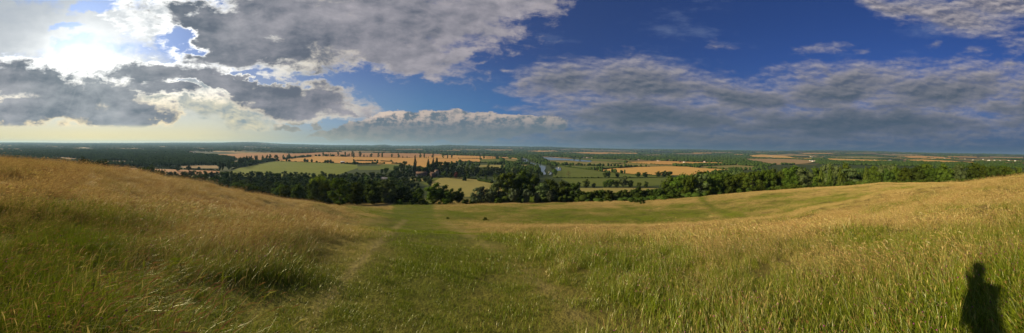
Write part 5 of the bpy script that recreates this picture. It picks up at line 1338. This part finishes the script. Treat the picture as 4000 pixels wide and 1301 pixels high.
# ------------------------------------------------------------------ boats on the river
def boat(px, py, L, W, lab, wall, rot):
    r = r_for(px, py); az, _ = paz(px, py); X, Y = r * math.sin(az), r * math.cos(az)
    root = bpy.data.objects.new('river_boat', None); ROOT.objects.link(root); root.location = (X, Y, g1(X, Y) + 1.2); root.rotation_euler = (0, 0, rot)
    h = MB(); V = []
    for t, w, z in ((-.5, .8, 0), (-.2, 1, 0), (.25, .95, .05), (.5, .05, .25)):
        V += [(t * L, -w * W / 2, .9 + z), (t * L, w * W / 2, .9 + z), (t * L * .94, -w * W * .36, -.3), (t * L * .94, w * W * .36, -.3)]
    Fc = [(0, 2, 3, 1)]
    for i in range(3):
        b = i * 4; Fc += [(b, b + 4, b + 6, b + 2), (b + 1, b + 3, b + 7, b + 5), (b, b + 1, b + 5, b + 4), (b + 2, b + 6, b + 7, b + 3)]
    h.add(V, Fc); h.build('hull', wall, root)
    c = MB(); c.box(-L * .35, L * .15, -W * .36, W * .36, .9, 2.3); c.box(-L * .37, L * .17, -W * .39, W * .39, 2.3, 2.42); co = c.build('cabin', MWALL['white'], root)
    for s in (-1, 1):
        w_ = MB(); w_.box(-L * .3, L * .1, s * W * .36 - .03, s * W * .36 + .03, 1.4, 2.0); w_.build('window', MGLASS, co)
    tag(root, lab, 'boat')
boat(2186, 657, 12, 3.6, 'white cabin cruiser on the river bend at the pasture edge', MWALL['white'], .2)
boat(2146, 675, 13, 3.2, 'pale narrow houseboat moored under the river trees', MWALL['cream'], 1.2)

# ------------------------------------------------------------------ the photographer, standing behind the lens; only the shadow shows
def person():
    skin = simple_mat('skin', (.50, .30, .20), .6); jacket = simple_mat('blue_jacket', (.05, .07, .12), .85, .2, 6); trousers = simple_mat('grey_trousers', (.06, .06, .065), .9, .2, 6)
    shoe = simple_mat('brown_boots', (.07, .045, .03), .7); hair = simple_mat('dark_hair', (.04, .025, .015), .7)
    gx, gy = 0.0, -.20; z0 = g1(gx, gy)
    root = bpy.data.objects.new('person', None); ROOT.objects.link(root); root.location = (gx, gy, z0)
    tag(root, 'person in a dark jacket holding up a phone, casting a long shadow to the right', 'person')
    eye = -z0                        # lens height over the feet
    hz = eye + .02
    def skinmesh(name, verts, edges, radii, mat, parent, rootv=0, sub=2):
        me = bpy.data.meshes.new(name); me.from_pydata(verts, edges, []); me.materials.append(mat)
        o = link(name, me, parent); sk = o.modifiers.new('skin', 'SKIN'); sk.use_smooth_shade = True
        for i, rr in enumerate(radii): me.skin_vertices[0].data[i].radius = rr if isinstance(rr, tuple) else (rr, rr)
        me.skin_vertices[0].data[rootv].use_root = True
        sb = o.modifiers.new('sub', 'SUBSURF'); sb.levels = sb.render_levels = sub
        return o
    # pelvis, spine, neck, head, legs, arms raised to the phone in front of the eyes
    th = math.radians(62)
    def tw(a, b, z): return (a * math.cos(th) + b * math.sin(th), -.04 - a * math.sin(th) + b * math.cos(th), z)
    V = [tw(0, 0, .92), tw(0, .01, 1.08), tw(0, 0, 1.25), tw(0, 0, 1.38), (0, -.03, 1.46), (0, -.02, hz - .06), (0, -.02, hz + .07),
         tw(-.10, 0, .86), tw(-.13, .02, .48), tw(-.15, 0, .09), tw(-.16, .12, .04), tw(.10, 0, .86), tw(.13, .02, .48), tw(.15, 0, .09), tw(.16, .12, .04),
         tw(-.19, 0, 1.36), (-.17, .17, 1.15), (-.15, .10, hz - .14), (-.088, .125, hz - .07), tw(.19, 0, 1.36), (.25, -.16, 1.13), (.15, .10, hz - .14), (.088, .125, hz - .07)]
    E = [(0, 1), (1, 2), (2, 3), (3, 4), (4, 5), (5, 6), (0, 7), (7, 8), (8, 9), (9, 10), (0, 11), (11, 12), (12, 13), (13, 14), (3, 15), (15, 16), (16, 17), (17, 18), (3, 19), (19, 20), (20, 21), (21, 22)]
    Rr = [(.16, .12), (.14, .11), (.16, .12), (.13, .10), .058, (.078, .095), (.072, .09), .088, .062, .045, .04, .088, .062, .045, .04, .062, .05, .036, .026, .062, .05, .036, .026]
    skinmesh('body', V, E, Rr, skin, root)
    # jacket and trousers follow the body
    JV = [V[0], V[1], V[2], V[3], (0, -.035, 1.43), V[15], V[16], (-.155, .095, hz - .15), V[19], V[20], (.155, .095, hz - .15)]
    skinmesh('jacket', JV, [(0, 1), (1, 2), (2, 3), (3, 4), (3, 5), (5, 6), (6, 7), (3, 8), (8, 9), (9, 10)], [(.19, .15), (.17, .14), (.19, .145), (.16, .125), .075, .08, .066, .05, .08, .066, .05], jacket, root)
    skinmesh('trousers', [V[0], V[7], V[8], tw(-.15, 0, .12), V[11], V[12], tw(.15, 0, .12)], [(0, 1), (1, 2), (2, 3), (0, 4), (4, 5), (5, 6)], [(.18, .14), .11, .08, .065, .11, .08, .065], trousers, root)
    for s in (-1, 1): skinmesh('boot', [tw(s * .15, -.03, .06), tw(s * .155, .06, .05), tw(s * .165, .16, .04)], [(0, 1), (1, 2)], [.058, .052, .042], shoe, root)
    # hair: a cap over the skull
    hv = []; n = 0
    bm = bmesh.new(); bmesh.ops.create_icosphere(bm, subdivisions=3, radius=1)
    bmesh.ops.delete(bm, geom=[v for v in bm.verts if v.co.z < -.15 and v.co.y > -.3 or v.co.z < -.7], context='VERTS')
    for v in bm.verts: v.co = Vector((v.co.x * .088, v.co.y * .108 - .035, v.co.z * .12 + hz + .045))
    me = bpy.data.meshes.new('hair'); bm.to_mesh(me); bm.free(); me.materials.append(hair); link('hair', me, root)
    # hands with five fingers closing on the phone's edges
    for s in (-1, 1):
        hx = s * .085
        HV = [(hx, .120, hz - .07), (hx * .93, .135, hz - .03)]; HE = [(0, 1)]; HR = [.026, (.030, .016)]
        for k in range(4):
            zf = hz + .022 - k * .021; L = (.9, 1.0, .95, .75)[k]; i = len(HV)
            HV += [(hx * .96, .146, zf), (hx * .70, .158, zf + .004), (hx * .50 + s * .012 * (1 - L), .152, zf + .002)]
            HE += [(1, i), (i, i + 1), (i + 1, i + 2)]; HR += [.0095, .0085, .0072]
        i = len(HV); HV += [(hx * .80, .122, hz - .040), (hx * .58, .126, hz - .012), (hx * .46, .130, hz + .006)]; HE += [(0, i), (i, i + 1), (i + 1, i + 2)]; HR += [.012, .0105, .009]
        skinmesh('hand', HV, HE, HR, skin, root)
    # facial features
    f = MB(); f.tube([(0, .070, hz + .03), (0, .092, hz - .005), (0, .084, hz - .018)], [.006, .013, .012], 6); f.build('nose', skin, root)
    # the phone
    ph = MB(); ph.box(-.036, .036, -.004, .004, -.075, .070)
    bmat = simple_mat('black_phone', (.01, .01, .012), .3)
    o = ph.build('phone', bmat, None, (0, -.058, -.03)); o.rotation_euler = (0, 0, 0)
    tag(o, 'black phone held upright in both hands in front of the face', 'phone')
person()

# ------------------------------------------------------------------ air
def haze():
    m, nt = new_mat('haze_air'); g = G(nt)
    o = g.n('ShaderNodeOutputMaterial'); v = g.n('ShaderNodeVolumePrincipled'); g.l(v.outputs[0], o.inputs['Volume'])
    v.inputs['Color'].default_value = (.42, .70, 1.0, 1); v.inputs['Density'].default_value = HAZE; v.inputs['Anisotropy'].default_value = .25
    b = MB(); b.box(-24000, 24000, -24000, 24000, -185, 160)
    ob = b.build('haze', m); tag(ob, 'thin blue haze over the plain', kind='stuff')
HAZE = 4.6e-5
haze()
